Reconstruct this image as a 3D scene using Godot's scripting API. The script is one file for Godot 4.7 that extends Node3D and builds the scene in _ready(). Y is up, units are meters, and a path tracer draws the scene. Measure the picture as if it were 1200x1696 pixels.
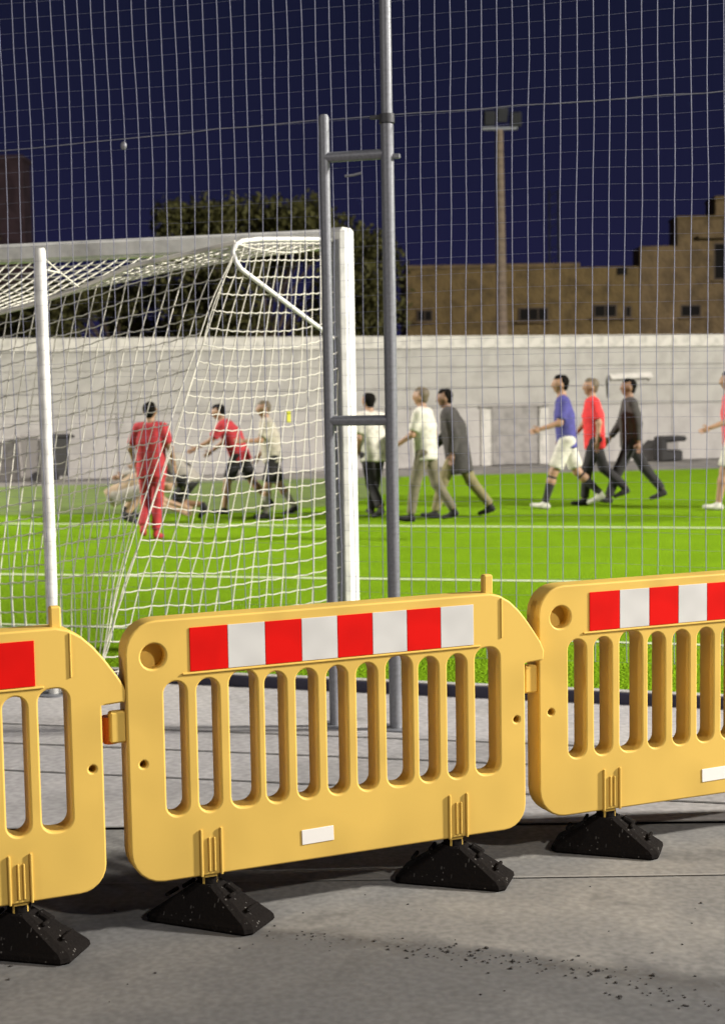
extends Node3D

# ------------------------------------------------------------------ mesh collector
class MB:
	var v := PackedVector3Array()
	var n := PackedVector3Array()
	var uv := PackedVector2Array()
	var i := PackedInt32Array()

	func tri(a: Vector3, b: Vector3, c: Vector3, nn := Vector3.ZERO) -> void:
		if nn == Vector3.ZERO:
			nn = (c - a).cross(b - a).normalized()
		var k := v.size()
		for p in [a, b, c]:
			v.append(p); n.append(nn); uv.append(Vector2(p.x, p.z))
		i.append(k); i.append(k + 1); i.append(k + 2)

	func quad(a: Vector3, b: Vector3, c: Vector3, d: Vector3, out := Vector3.ZERO) -> void:
		# a b c d round the face; out: a direction on the outer side
		var nn := (c - a).cross(b - a).normalized()
		if out != Vector3.ZERO and nn.dot(out) < 0.0:
			var t := b; b = d; d = t; nn = -nn
		var k := v.size()
		for p in [a, b, c, d]:
			v.append(p); n.append(nn); uv.append(Vector2(p.x, p.z))
		for q in [0, 1, 2, 0, 2, 3]:
			i.append(k + q)

	func box(c: Vector3, s: Vector3, bv := 0.0, bs := Basis.IDENTITY) -> void:
		var h := s * 0.5
		bv = minf(bv, minf(h.x, minf(h.y, h.z)) * 0.9)
		var P := func(sx: float, sy: float, sz: float, ax: int) -> Vector3:
			var q := Vector3(sx * (h.x - (0.0 if ax == 0 else bv)), sy * (h.y - (0.0 if ax == 1 else bv)), sz * (h.z - (0.0 if ax == 2 else bv)))
			return c + bs * q
		for ax in 3:
			for s1 in [-1.0, 1.0]:
				var o := Vector3.ZERO; o[ax] = s1
				var pts := []
				for st in [[-1.0, -1.0], [1.0, -1.0], [1.0, 1.0], [-1.0, 1.0]]:
					var g := Vector3.ZERO
					g[ax] = s1; g[(ax + 1) % 3] = st[0]; g[(ax + 2) % 3] = st[1]
					pts.append(P.call(g.x, g.y, g.z, ax))
				quad(pts[0], pts[1], pts[2], pts[3], bs * o)
		if bv <= 0.0:
			return
		for ax in 3:   # edges run along ax
			var a1 := (ax + 1) % 3
			var a2 := (ax + 2) % 3
			for s1 in [-1.0, 1.0]:
				for s2 in [-1.0, 1.0]:
					var g0 := Vector3.ZERO; g0[ax] = -1.0; g0[a1] = s1; g0[a2] = s2
					var g1 := g0; g1[ax] = 1.0
					var o := Vector3.ZERO; o[a1] = s1; o[a2] = s2
					quad(P.call(g0.x, g0.y, g0.z, a1), P.call(g1.x, g1.y, g1.z, a1), P.call(g1.x, g1.y, g1.z, a2), P.call(g0.x, g0.y, g0.z, a2), bs * o)
		for sx in [-1.0, 1.0]:
			for sy in [-1.0, 1.0]:
				for sz in [-1.0, 1.0]:
					var a: Vector3 = P.call(sx, sy, sz, 0)
					var b: Vector3 = P.call(sx, sy, sz, 1)
					var d: Vector3 = P.call(sx, sy, sz, 2)
					if sx * sy * sz > 0.0: tri(a, d, b)
					else: tri(a, b, d)

	func tube(pts: Array, radii, sides := 8, caps := true) -> void:
		var m := pts.size()
		if m < 2: return
		var k := v.size()
		var ref := Vector3.UP
		var t0: Vector3 = (pts[1] - pts[0]).normalized()
		if absf(t0.dot(ref)) > 0.9: ref = Vector3.RIGHT
		var x := (ref - t0 * ref.dot(t0)).normalized()
		for j in m:
			var t: Vector3
			if j == 0: t = pts[1] - pts[0]
			elif j == m - 1: t = pts[j] - pts[j - 1]
			else: t = pts[j + 1] - pts[j - 1]
			t = t.normalized()
			x = (x - t * x.dot(t)).normalized()
			var y := t.cross(x)
			var r: float = radii[j] if radii is Array else radii
			for s in sides:
				var a := TAU * s / sides
				var d := x * cos(a) + y * sin(a)
				v.append(pts[j] + d * r); n.append(d); uv.append(Vector2(float(s) / sides, float(j)))
		for j in m - 1:
			for s in sides:
				var s2 := (s + 1) % sides
				var a := k + j * sides + s
				var b := k + j * sides + s2
				var c := a + sides
				var d := b + sides
				i.append(a); i.append(c); i.append(b)
				i.append(b); i.append(c); i.append(d)
		if caps:
			for e in 2:
				var j := 0 if e == 0 else m - 1
				var nn: Vector3 = (pts[0] - pts[1]).normalized() if e == 0 else (pts[m - 1] - pts[m - 2]).normalized()
				var kc := v.size()
				v.append(pts[j]); n.append(nn); uv.append(Vector2.ZERO)
				for s in sides:
					v.append(v[k + j * sides + s]); n.append(nn); uv.append(Vector2.ZERO)
				for s in sides:
					if e == 0:
						i.append(kc); i.append(kc + 1 + s); i.append(kc + 1 + (s + 1) % sides)
					else:
						i.append(kc); i.append(kc + 1 + (s + 1) % sides); i.append(kc + 1 + s)

	func ball(c: Vector3, r: Vector3, seg := 10, bs := Basis.IDENTITY) -> void:
		var k := v.size()
		var rows := seg / 2 + 1
		for a in rows + 1:
			var th := PI * a / rows
			for b in seg + 1:
				var ph := TAU * b / seg
				var d := Vector3(sin(th) * cos(ph), cos(th), sin(th) * sin(ph))
				v.append(c + bs * (d * r)); n.append((bs * (d / r)).normalized()); uv.append(Vector2(float(b) / seg, float(a) / rows))
		for a in rows:
			for b in seg:
				var p := k + a * (seg + 1) + b
				if bs.determinant() > 0.0:
					for e in [p, p + seg + 1, p + 1, p + 1, p + seg + 1, p + seg + 2]: i.append(e)
				else:
					for e in [p, p + 1, p + seg + 1, p + 1, p + seg + 2, p + seg + 1]: i.append(e)

	func mesh() -> ArrayMesh:
		var arr := []
		arr.resize(Mesh.ARRAY_MAX)
		arr[Mesh.ARRAY_VERTEX] = v; arr[Mesh.ARRAY_NORMAL] = n; arr[Mesh.ARRAY_TEX_UV] = uv; arr[Mesh.ARRAY_INDEX] = i
		var m := ArrayMesh.new()
		m.add_surface_from_arrays(Mesh.PRIMITIVE_TRIANGLES, arr)
		return m

var M := {}
var names := {}
var rng := RandomNumberGenerator.new()

# ------------------------------------------------------------------ node helpers
func numbered(called: String) -> String:
	names[called] = names.get(called, -1) + 1
	return called if names[called] == 0 else "%s_%03d" % [called, names[called]]

func obj(called: String, mesh: Mesh, m: Material, parent: Node = self) -> MeshInstance3D:
	var o := MeshInstance3D.new()
	o.name = numbered(called) if parent == self else called
	o.mesh = mesh
	o.material_override = m
	parent.add_child(o, true)
	return o

func struct(called: String, mesh: Mesh, m: Material) -> MeshInstance3D:
	var o := obj(called, mesh, m)
	o.set_meta("kind", "structure")
	return o

func tag(o: Node, label: String, category: String, group := "") -> void:
	o.set_meta("label", label); o.set_meta("category", category)
	if group != "": o.set_meta("group", group)

func thing(called: String, label: String, category: String, at := Vector3.ZERO, turn := 0.0, group := "") -> Node3D:
	var o := Node3D.new()
	o.name = numbered(called)
	add_child(o)
	o.position = at; o.rotation.y = turn
	tag(o, label, category, group)
	return o

# ------------------------------------------------------------------ materials
func lin(r: float, g: float, b: float) -> Color:
	return Color(r, g, b).linear_to_srgb()

func noise_tex(freq: float, lo: float, hi: float, seed_: int, size := 256, oct := 4) -> ImageTexture:
	var nz := FastNoiseLite.new()
	nz.noise_type = FastNoiseLite.TYPE_SIMPLEX_SMOOTH
	nz.seed = seed_; nz.frequency = freq; nz.fractal_octaves = oct
	var im := nz.get_seamless_image(size, size)
	im.convert(Image.FORMAT_L8)
	var d := im.get_data()
	for k in d.size():
		d[k] = int(clampf((lo + (hi - lo) * d[k] / 255.0) * 255.0, 0.0, 255.0))
	var o := Image.create_from_data(size, size, false, Image.FORMAT_L8, d)
	o.convert(Image.FORMAT_RGB8)
	o.generate_mipmaps()
	return ImageTexture.create_from_image(o)

func bump_tex(freq: float, strength: float, seed_: int, size := 256) -> ImageTexture:
	var nz := FastNoiseLite.new()
	nz.noise_type = FastNoiseLite.TYPE_SIMPLEX_SMOOTH
	nz.seed = seed_; nz.frequency = freq; nz.fractal_octaves = 4
	var im := nz.get_seamless_image(size, size)
	im.convert(Image.FORMAT_L8)
	im.bump_map_to_normal_map(strength)
	im.generate_mipmaps()
	return ImageTexture.create_from_image(im)

func mat(c: Color, rough := 0.8, metal := 0.0, tex: Texture2D = null, scale := 1.0, nrm: Texture2D = null, world := false) -> StandardMaterial3D:
	var m := StandardMaterial3D.new()
	m.albedo_color = c; m.roughness = rough; m.metallic = metal
	if tex or nrm:
		m.uv1_triplanar = true
		m.uv1_world_triplanar = world
		m.uv1_scale = Vector3.ONE * scale
	if tex: m.albedo_texture = tex
	if nrm:
		m.normal_enabled = true; m.normal_texture = nrm; m.normal_scale = 0.6
	return m

func make_materials() -> void:
	var soft := noise_tex(0.012, 0.84, 1.08, 3)
	var plast := noise_tex(0.010, 0.93, 1.03, 4, 256, 2)
	var wsoft := noise_tex(0.014, 0.91, 1.05, 14)
	var fine := noise_tex(0.06, 0.88, 1.06, 5)
	var blotch := noise_tex(0.02, 0.74, 1.16, 9)
	var bump := bump_tex(0.08, 3.0, 11)
	M.yellow = mat(lin(0.66, 0.435, 0.098), 0.5, 0.0, plast, 1.1)
	M.yellow.metallic_specular = 0.3
	M.red_tape = mat(lin(0.64, 0.006, 0.004), 0.55, 0.0, plast, 2.0)
	M.red_tape.metallic_specular = 0.2
	M.white_tape = mat(lin(0.58, 0.57, 0.55), 0.45, 0.0, plast, 2.0)
	M.orange = mat(lin(0.70, 0.16, 0.02), 0.5, 0.0, fine, 5.0)
	var fl := Image.create(256, 256, false, Image.FORMAT_RGB8)
	fl.fill(lin(0.030, 0.025, 0.023))
	var fr := RandomNumberGenerator.new()
	fr.seed = 5
	for k in 70:
		var g := fr.randf_range(0.15, 0.8)
		fl.fill_rect(Rect2i(fr.randi_range(0, 250), fr.randi_range(0, 250), fr.randi_range(1, 4), fr.randi_range(1, 4)), lin(g, g * 0.95, g * 0.88))
	for k in 900:
		fl.set_pixel(fr.randi_range(0, 255), fr.randi_range(0, 255), lin(0.07, 0.062, 0.056))
	fl.generate_mipmaps()
	M.rubber = mat(lin(0.26, 0.26, 0.26), 0.95, 0.0, ImageTexture.create_from_image(fl), 3.0, bump)
	M.rubber.metallic_specular = 0.2
	M.sticker = mat(lin(0.75, 0.72, 0.68), 0.6)
	M.steel = mat(lin(0.20, 0.205, 0.225), 0.5, 0.3, fine, 3.0)
	M.clamp = mat(lin(0.06, 0.06, 0.065), 0.6, 0.4)
	M.white_paint = mat(lin(0.74, 0.73, 0.69), 0.5, 0.0, soft, 2.0)
	M.net_white = mat(lin(0.64, 0.61, 0.53), 0.9)
	M.net_cord = mat(lin(0.17, 0.175, 0.235), 0.9)
	M.cable = mat(lin(0.25, 0.25, 0.28), 0.6, 0.4)
	M.wall = mat(lin(0.372, 0.352, 0.328), 0.9, 0.0, wsoft, 0.5, bump)
	M.wall_b = mat(lin(0.362, 0.342, 0.318), 0.9, 0.0, wsoft, 0.43, bump)
	M.plaster = mat(lin(0.385, 0.360, 0.342), 0.9, 0.0, wsoft, 0.4, bump)
	for q in [M.wall, M.wall_b, M.plaster]: q.normal_scale = 0.2
	M.gate = mat(lin(0.27, 0.25, 0.235), 0.7, 0.1, soft, 1.0)
	M.pale = mat(lin(0.52, 0.49, 0.45), 0.8, 0.0, soft, 1.0)
	M.block = mat(lin(0.145, 0.098, 0.038), 0.95, 0.0, blotch, 0.35, bump)
	M.block_b = mat(lin(0.155, 0.106, 0.052), 0.95, 0.0, blotch, 0.3, bump)
	M.plum = mat(lin(0.085, 0.05, 0.055), 0.95, 0.0, blotch, 0.2)
	M.glass = mat(lin(0.012, 0.011, 0.01), 0.6)
	M.glass.metallic_specular = 0.1
	M.frame = mat(lin(0.05, 0.03, 0.015), 0.7)
	M.concrete_pole = mat(lin(0.17, 0.125, 0.09), 0.9, 0.0, blotch, 1.0)
	M.lamp_body = mat(lin(0.03, 0.03, 0.035), 0.5, 0.3)
	M.lens_off = mat(lin(0.035, 0.035, 0.04), 0.5)
	M.lens_off.metallic_specular = 0.2
	M.navy = mat(lin(0.020, 0.018, 0.040), 0.6, 0.0, fine, 3.0)
	M.kerb_top = mat(lin(0.42, 0.40, 0.38), 0.85, 0.0, fine, 2.0)
	M.shaded_soil = mat(lin(0.035, 0.03, 0.028), 0.95)  # soil in the gap behind the kerb, with the gap's shadow painted in
	M.trunk = mat(lin(0.10, 0.07, 0.045), 0.95, 0.0, blotch, 2.0)
	M.leaf = mat(lin(0.062, 0.058, 0.010), 0.8)
	M.leaf.backlight_enabled = true
	M.leaf.backlight = lin(0.02, 0.022, 0.004)
	M.bin = mat(lin(0.045, 0.042, 0.04), 0.6, 0.0, fine, 3.0)
	M.bin_grey = mat(lin(0.22, 0.20, 0.19), 0.6, 0.0, fine, 3.0)
	M.black = mat(lin(0.012, 0.010, 0.010), 0.7)
	M.tag = mat(lin(0.55, 0.55, 0.05), 0.8)
	M.grit = mat(lin(0.03, 0.027, 0.025), 0.95)
	M.lit = StandardMaterial3D.new()
	M.lit.albedo_color = Color(0.9, 0.9, 0.85)
	M.lit.emission_enabled = true; M.lit.emission = Color(1.0, 0.95, 0.86); M.lit.emission_energy_multiplier = 6.0

# ------------------------------------------------------------------ lamps
func floodlight_mast(label: String, at: Vector3, h: float, aim: Vector3, energy: float, color: Color, angle: float, heads: int) -> void:
	var t := thing("floodlight_mast", label, "floodlight", at)
	var p := MB.new()
	p.tube([Vector3.ZERO, Vector3(0, h, 0)], [0.16, 0.09], 14)
	obj("pole", p.mesh(), M.steel, t)
	var to := (aim - (at + Vector3(0, h, 0)))
	var flat := Vector3(to.x, 0, to.z).normalized()
	var side := flat.cross(Vector3.UP)
	var arm := MB.new()
	arm.tube([Vector3(0, h - 0.1, 0) - side * (heads * 0.4), Vector3(0, h - 0.1, 0) + side * (heads * 0.4)], 0.05, 8)
	obj("crossarm", arm.mesh(), M.steel, t)
	for k in heads:
		var c := Vector3(0, h + 0.05, 0) + side * ((k - (heads - 1) * 0.5) * 0.75) + flat * 0.25
		var bs := Basis.looking_at((aim - (at + c)).normalized(), Vector3.UP)
		var head := MB.new()
		head.box(c, Vector3(0.56, 0.46, 0.14), 0.03, bs)
		var ho := obj("lamp_head", head.mesh(), M.lamp_body, t)
		var lens := MB.new()
		lens.box(c - bs.z * 0.074, Vector3(0.5, 0.4, 0.012), 0.004, bs)
		obj("lens", lens.mesh(), M.lit, ho)
		var s := SpotLight3D.new()
		s.name = "beam"
		s.light_energy = energy / heads
		s.light_color = color
		s.spot_range = 120.0; s.spot_attenuation = 2.0
		s.spot_angle = angle; s.spot_angle_attenuation = 0.6
		s.light_size = 0.25
		s.shadow_enabled = true
		t.add_child(s, true)
		s.position = c - bs.z * 0.14
		s.basis = bs

# ------------------------------------------------------------------ traffic barriers
func stadium(cx: float, y0: float, y1: float, w: float) -> PackedVector2Array:
	var o := PackedVector2Array()
	var r := w * 0.5
	var cr := minf(r, 0.036)
	var cs := [Vector2(cx + r - cr, y1 - cr), Vector2(cx - r + cr, y1 - cr), Vector2(cx - r + cr, y0 + cr), Vector2(cx + r - cr, y0 + cr)]
	for q in 4:
		for s in 7:
			var a := PI * 0.5 * q + PI * 0.5 * s / 6.0
			o.append(cs[q] + Vector2(cos(a), sin(a)) * cr)
	return densify(o, 0.014)

func densify(p: PackedVector2Array, step: float) -> PackedVector2Array:
	var o := PackedVector2Array()
	for k in p.size():
		var a := p[k]
		var b := p[(k + 1) % p.size()]
		var d := a.distance_to(b)
		if d < 1e-5: continue
		var m := maxi(1, int(ceil(d / step)))
		for s in m: o.append(a.lerp(b, float(s) / m))
	return o

func offset_ring(p: PackedVector2Array, d: float) -> PackedVector2Array:   # moved to the left of travel (into the material for counter-clockwise outers)
	var o := PackedVector2Array()
	var m := p.size()
	for k in m:
		var e := (p[(k + 1) % m] - p[(k + m - 1) % m]).normalized()
		o.append(p[k] + Vector2(-e.y, e.x) * d)
	return o

func plate(outer: PackedVector2Array, holes: Array, z0: float, z1: float, bv: float) -> ArrayMesh:
	# a plate with rounded edges between z0 (back) and z1 (front)
	var mb := MB.new()
	var rings := [outer]
	for h in holes:
		var r: PackedVector2Array = h.duplicate()
		r.reverse()
		rings.append(r)
	var prof := [[bv, z1], [bv * 0.3, z1 - bv * 0.3], [0.0, z1 - bv], [0.0, z0 + bv], [bv * 0.3, z0 + bv * 0.3], [bv, z0]]
	var face_rings := []
	for r in rings:
		var lay := []
		for q in prof: lay.append(offset_ring(r, q[0]))
		face_rings.append(lay[0])
		var m: int = r.size()
		var k0 := mb.v.size()
		for q in prof.size():
			for k in m:
				var e: Vector2 = (r[(k + 1) % m] - r[(k + m - 1) % m]).normalized()
				var out := Vector3(e.y, -e.x, 0)
				var nz: float = [1.0, 0.7, 0.0, 0.0, -0.7, -1.0][q]
				var w: float = [0.25, 0.75, 1.0, 1.0, 0.75, 0.25][q]
				mb.v.append(Vector3(lay[q][k].x, lay[q][k].y, prof[q][1]))
				mb.n.append((out * w + Vector3(0, 0, nz)).normalized())
				mb.uv.append(lay[q][k])
		for q in prof.size() - 1:
			for k in m:
				var k2 := (k + 1) % m
				var a := k0 + q * m + k
				var b := k0 + q * m + k2
				for x in [a, b, a + m, b, b + m, a + m]: mb.i.append(x)
	var pts := PackedVector2Array()
	for r in face_rings: pts.append_array(r)
	# a few points inside keep the triangles regular
	var lo := outer[0]; var hi := outer[0]
	for p in outer: lo = lo.min(p); hi = hi.max(p)
	var tri := Geometry2D.triangulate_delaunay(pts)
	for s in 2:
		var k0 := mb.v.size()
		for p in pts:
			mb.v.append(Vector3(p.x, p.y, z1 if s == 0 else z0)); mb.n.append(Vector3(0, 0, 1 if s == 0 else -1)); mb.uv.append(p)
		for t in range(0, tri.size(), 3):
			var a := pts[tri[t]]; var b := pts[tri[t + 1]]; var c := pts[tri[t + 2]]
			var g := (a + b + c) / 3.0
			if absf((b - a).cross(c - a)) < 1e-9: continue
			if not Geometry2D.is_point_in_polygon(g, face_rings[0]): continue
			var bad := false
			for h in range(1, face_rings.size()):
				if Geometry2D.is_point_in_polygon(g, face_rings[h]): bad = true; break
			if bad: continue
			var cw := (b - a).cross(c - a) < 0.0
			var ix := [tri[t], tri[t + 1], tri[t + 2]] if cw == (s == 0) else [tri[t], tri[t + 2], tri[t + 1]]
			for x in ix: mb.i.append(k0 + x)
	return mb.mesh()

func arc(c: Vector2, r: float, a0: float, a1: float, m := 7) -> PackedVector2Array:
	var o := PackedVector2Array()
	for k in m:
		var a := deg_to_rad(lerpf(a0, a1, float(k) / (m - 1)))
		o.append(c + Vector2(cos(a), sin(a)) * r)
	return o

var panel_mesh: ArrayMesh
func barrier(label: String, at: Vector3, deg: float, feet_deg: Array, sticker_u: float, orange_lug: bool, first_red: int, foot_shift := 0.0) -> void:
	# at: foot of the front face's near end; u runs along the panel, v up
	var t := thing("traffic_barrier", label, "barrier", at, deg_to_rad(deg), "yellow barriers linked in a row")
	var T := 0.085
	if panel_mesh == null:
		var o := PackedVector2Array()
		o.append_array(arc(Vector2(0.10, 0.25), 0.10, 180, 270))
		o.append_array(arc(Vector2(1.245, 0.23), 0.08, 270, 360))
		o.append(Vector2(1.325, 0.698)); o.append(Vector2(1.395, 0.702)); o.append(Vector2(1.398, 0.735))
		for q in [[1.385, 0.765], [1.362, 0.80], [1.335, 0.838], [1.305, 0.875], [1.272, 0.906], [1.235, 0.928], [1.20, 0.937]]: o.append(Vector2(q[0], q[1]))
		o.append_array(arc(Vector2(0.095, 0.842), 0.095, 90, 180))
		var holes := []
		var x := 0.113
		for k in 11:
			var wide: bool = k in [2, 7, 10]
			var w := 0.088 if wide else 0.068
			holes.append(stadium(x + w * 0.5, 0.345, 0.762 if wide else 0.750, w))
			x += w + (0.0245 if wide else 0.0325)
		holes.append(densify(arc(Vector2(0.084, 0.83), 0.038, 0, 345, 24), 0.012))
		holes.append(densify(arc(Vector2(0.046, 0.512), 0.011, 0, 330, 12), 0.012))
		holes.append(densify(arc(Vector2(1.292, 0.515), 0.011, 0, 330, 12), 0.012))
		panel_mesh = plate(densify(o, 0.014), holes, -T, 0.0, 0.006)
	var pan := obj("panel", panel_mesh, M.yellow, t)
	# blind ends of the round recesses
	for q in [[0.084, 0.83, 0.042], [0.046, 0.512, 0.014], [1.292, 0.515, 0.014]]:
		var mb := MB.new()
		mb.tube([Vector3(q[0], q[1], -0.062), Vector3(q[0], q[1], -0.045)], q[2], 16)
		obj("recess", mb.mesh(), M.yellow, pan)
	# ledge under the tape band
	var led := MB.new()
	led.box(Vector3(0.665, 0.7705, 0.0025), Vector3(0.99, 0.007, 0.006), 0.002)
	obj("ledge", led.mesh(), M.yellow, pan)
	var seam := MB.new()
	seam.box(Vector3(1.238, 0.855, 0.002), Vector3(0.005, 0.13, 0.005), 0.0015)
	obj("rib", seam.mesh(), M.yellow, pan)
	for k in 8:
		var mb := MB.new()
		mb.box(Vector3(0.194 + 0.1178 * (k + 0.5), 0.8415, 0.0016), Vector3(0.1165, 0.131, 0.003), 0.0008)
		obj("reflective_stripe", mb.mesh(), M.red_tape if k % 2 == first_red else M.white_tape, t)
	# lamp pin on the top edge
	var pin := MB.new()
	pin.box(Vector3(1.205, 0.963, -0.037), Vector3(0.032, 0.065, 0.030), 0.005)
	obj("lamp_pin", pin.mesh(), M.yellow, t)
	# hinge lug on the near end
	var lug := MB.new()
	lug.box(Vector3(-0.018, 0.628, -0.028), Vector3(0.058, 0.094, 0.034), 0.006)
	obj("hinge_lug", lug.mesh(), M.yellow, t)
	if orange_lug:
		var ol := MB.new()
		ol.tube([Vector3(1.36, 0.575, -0.05), Vector3(1.36, 0.655, -0.05)], [0.022, 0.027], 12)
		ol.box(Vector3(1.337, 0.615, -0.05), Vector3(0.04, 0.07, 0.02), 0.003)
		obj("orange_clip", ol.mesh(), M.orange, t)
	if sticker_u > 0.0:
		var sk := MB.new()
		sk.box(Vector3(sticker_u, 0.226, 0.0014), Vector3(0.105, 0.046, 0.0026), 0.0008, Basis(Vector3.BACK, 0.02))
		obj("paper_label", sk.mesh(), M.sticker, t)
	for f in 2:
		var u := (0.245 if f == 0 else 1.074) + foot_shift
		var sock := MB.new()
		for q in [-0.031, 0.031]:
			sock.box(Vector3(u + q, 0.222, 0.003), Vector3(0.007, 0.145, 0.010), 0.002)
		sock.box(Vector3(u - 0.006, 0.215, 0.0025), Vector3(0.006, 0.105, 0.007), 0.002)
		sock.box(Vector3(u + 0.010, 0.215, 0.0025), Vector3(0.006, 0.105, 0.007), 0.002)
		sock.box(Vector3(u, 0.135, -0.034), Vector3(0.05, 0.05, 0.05), 0.006)
		obj("foot_socket", sock.mesh(), M.yellow, t)
		var ft := foot_mesh()
		var fo := obj("rubber_foot", ft, M.rubber, t)
		fo.position = Vector3(u, 0.0, -0.036)
		fo.rotation.y = deg_to_rad(feet_deg[f] - deg)

var foot_m: ArrayMesh
func foot_mesh() -> ArrayMesh:
	if foot_m: return foot_m
	var mb := MB.new()
	# long along x: rings from the ground up, each [half length minus, half length plus, half width, height]
	var rings := [[-0.176, 0.182, 0.084, 0.001], [-0.181, 0.187, 0.088, 0.008], [-0.178, 0.185, 0.086, 0.020], [-0.168, 0.176, 0.079, 0.029], [-0.042, 0.046, 0.040, 0.116], [-0.036, 0.040, 0.034, 0.122]]
	var outl := func(r: Array) -> Array:
		var o := []
		var ch := minf(0.02, r[2] * 0.4)
		for q in [[r[1] - ch, -r[2]], [r[1], -r[2] + ch], [r[1], r[2] - ch], [r[1] - ch, r[2]], [r[0] + ch, r[2]], [r[0], r[2] - ch], [r[0], -r[2] + ch], [r[0] + ch, -r[2]]]:
			o.append(Vector3(q[0], r[3], q[1]))
		return o
	var prev: Array = outl.call(rings[0])
	var bot := Vector3(0, 0.001, 0)
	for k in 8: mb.tri(bot, prev[k], prev[(k + 1) % 8])
	for j in range(1, rings.size()):
		var cur: Array = outl.call(rings[j])
		for k in 8:
			var k2 := (k + 1) % 8
			var mid: Vector3 = (prev[k] + prev[k2]) * 0.5
			mb.quad(prev[k], prev[k2], cur[k2], cur[k], Vector3(mid.x, 0.02, mid.z))
		prev = cur
	for k in 8: mb.tri(Vector3(0, rings[-1][3], 0), prev[(k + 1) % 8], prev[k])
	mb.tube([Vector3(0, 0.115, 0), Vector3(0, 0.142, 0)], 0.034, 10)
	# lifting grip, ribs and foot pads moulded on
	mb.box(Vector3(0.075, 0.104, -0.012), Vector3(0.045, 0.018, 0.03), 0.005, Basis(Vector3.BACK, -0.5))
	for q in [-0.13, -0.07, 0.09, 0.15]:
		var y: float = 0.034 + (0.118 - 0.034) * (1.0 - (absf(q) - 0.046) / 0.145)
		mb.box(Vector3(q, y + 0.002, 0), Vector3(0.012, 0.012, 0.07), 0.004, Basis(Vector3.BACK, -0.52 * signf(q)))
	foot_m = mb.mesh()
	return foot_m

# ------------------------------------------------------------------ goal with its net
const GO := Vector3(-0.098, 0.0, -8.564)
var GA := Vector3(-cos(deg_to_rad(15.0)), 0, -sin(deg_to_rad(15.0)))
var GB := Vector3(-sin(deg_to_rad(15.0)), 0, cos(deg_to_rad(15.0)))
var wob := FastNoiseLite.new()

func gp(a: float, h: float, b: float) -> Vector3:   # along the goal line, up, back from the goal line
	return GA * a + Vector3(0, h, 0) + GB * b

func rope_at(s: float, w: float) -> Vector3:   # the sagging back edge of the net's roof; s from 0 at one bracket to 1 at the other
	var key := [[0.0, 0.365, 2.397], [0.045, 0.68, 2.338], [0.085, 0.95, 2.292], [0.125, 1.22, 2.192], [0.175, 1.556, 2.094], [0.21, 1.784, 2.05], [0.32, 2.5, 1.97], [0.5, 3.66, 1.92]]
	var m := s if s <= 0.5 else 1.0 - s
	var a := 0.0
	var h := 0.0
	for k in key.size() - 1:
		if m <= key[k + 1][0] + 1e-6:
			var f: float = (m - key[k][0]) / (key[k + 1][0] - key[k][0])
			a = lerpf(key[k][1], key[k + 1][1], f); h = lerpf(key[k][2], key[k + 1][2], f)
			break
	if s > 0.5: a = w - a
	return Vector3(a, h, 0.80 + 0.16 * sin(PI * clampf(s, 0, 1)))

func patch_net(mb: MB, fn: Callable, nu: int, nv: int, r: float, sag: float) -> void:
	var su := 2
	var wobble := func(p: Vector3) -> Vector3:
		return p + Vector3(wob.get_noise_3d(p.x, p.y, p.z), wob.get_noise_3d(p.x + 31.0, p.y, p.z), wob.get_noise_3d(p.x, p.y + 57.0, p.z)) * sag
	for a in nu + 1:
		var pts := []
		for b in nv * su + 1: pts.append(wobble.call(fn.call(float(a) / nu, float(b) / (nv * su))))
		mb.tube(pts, r, 4, false)
	for b in nv + 1:
		var pts := []
		for a in nu * su + 1:
			var u := float(a) / (nu * su)
			var p: Vector3 = wobble.call(fn.call(u, float(b) / nv))
			if a % 2 == 1 and sag > 0.0: p.y -= 0.006
			pts.append(p)
		mb.tube(pts, r, 4, false)

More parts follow.
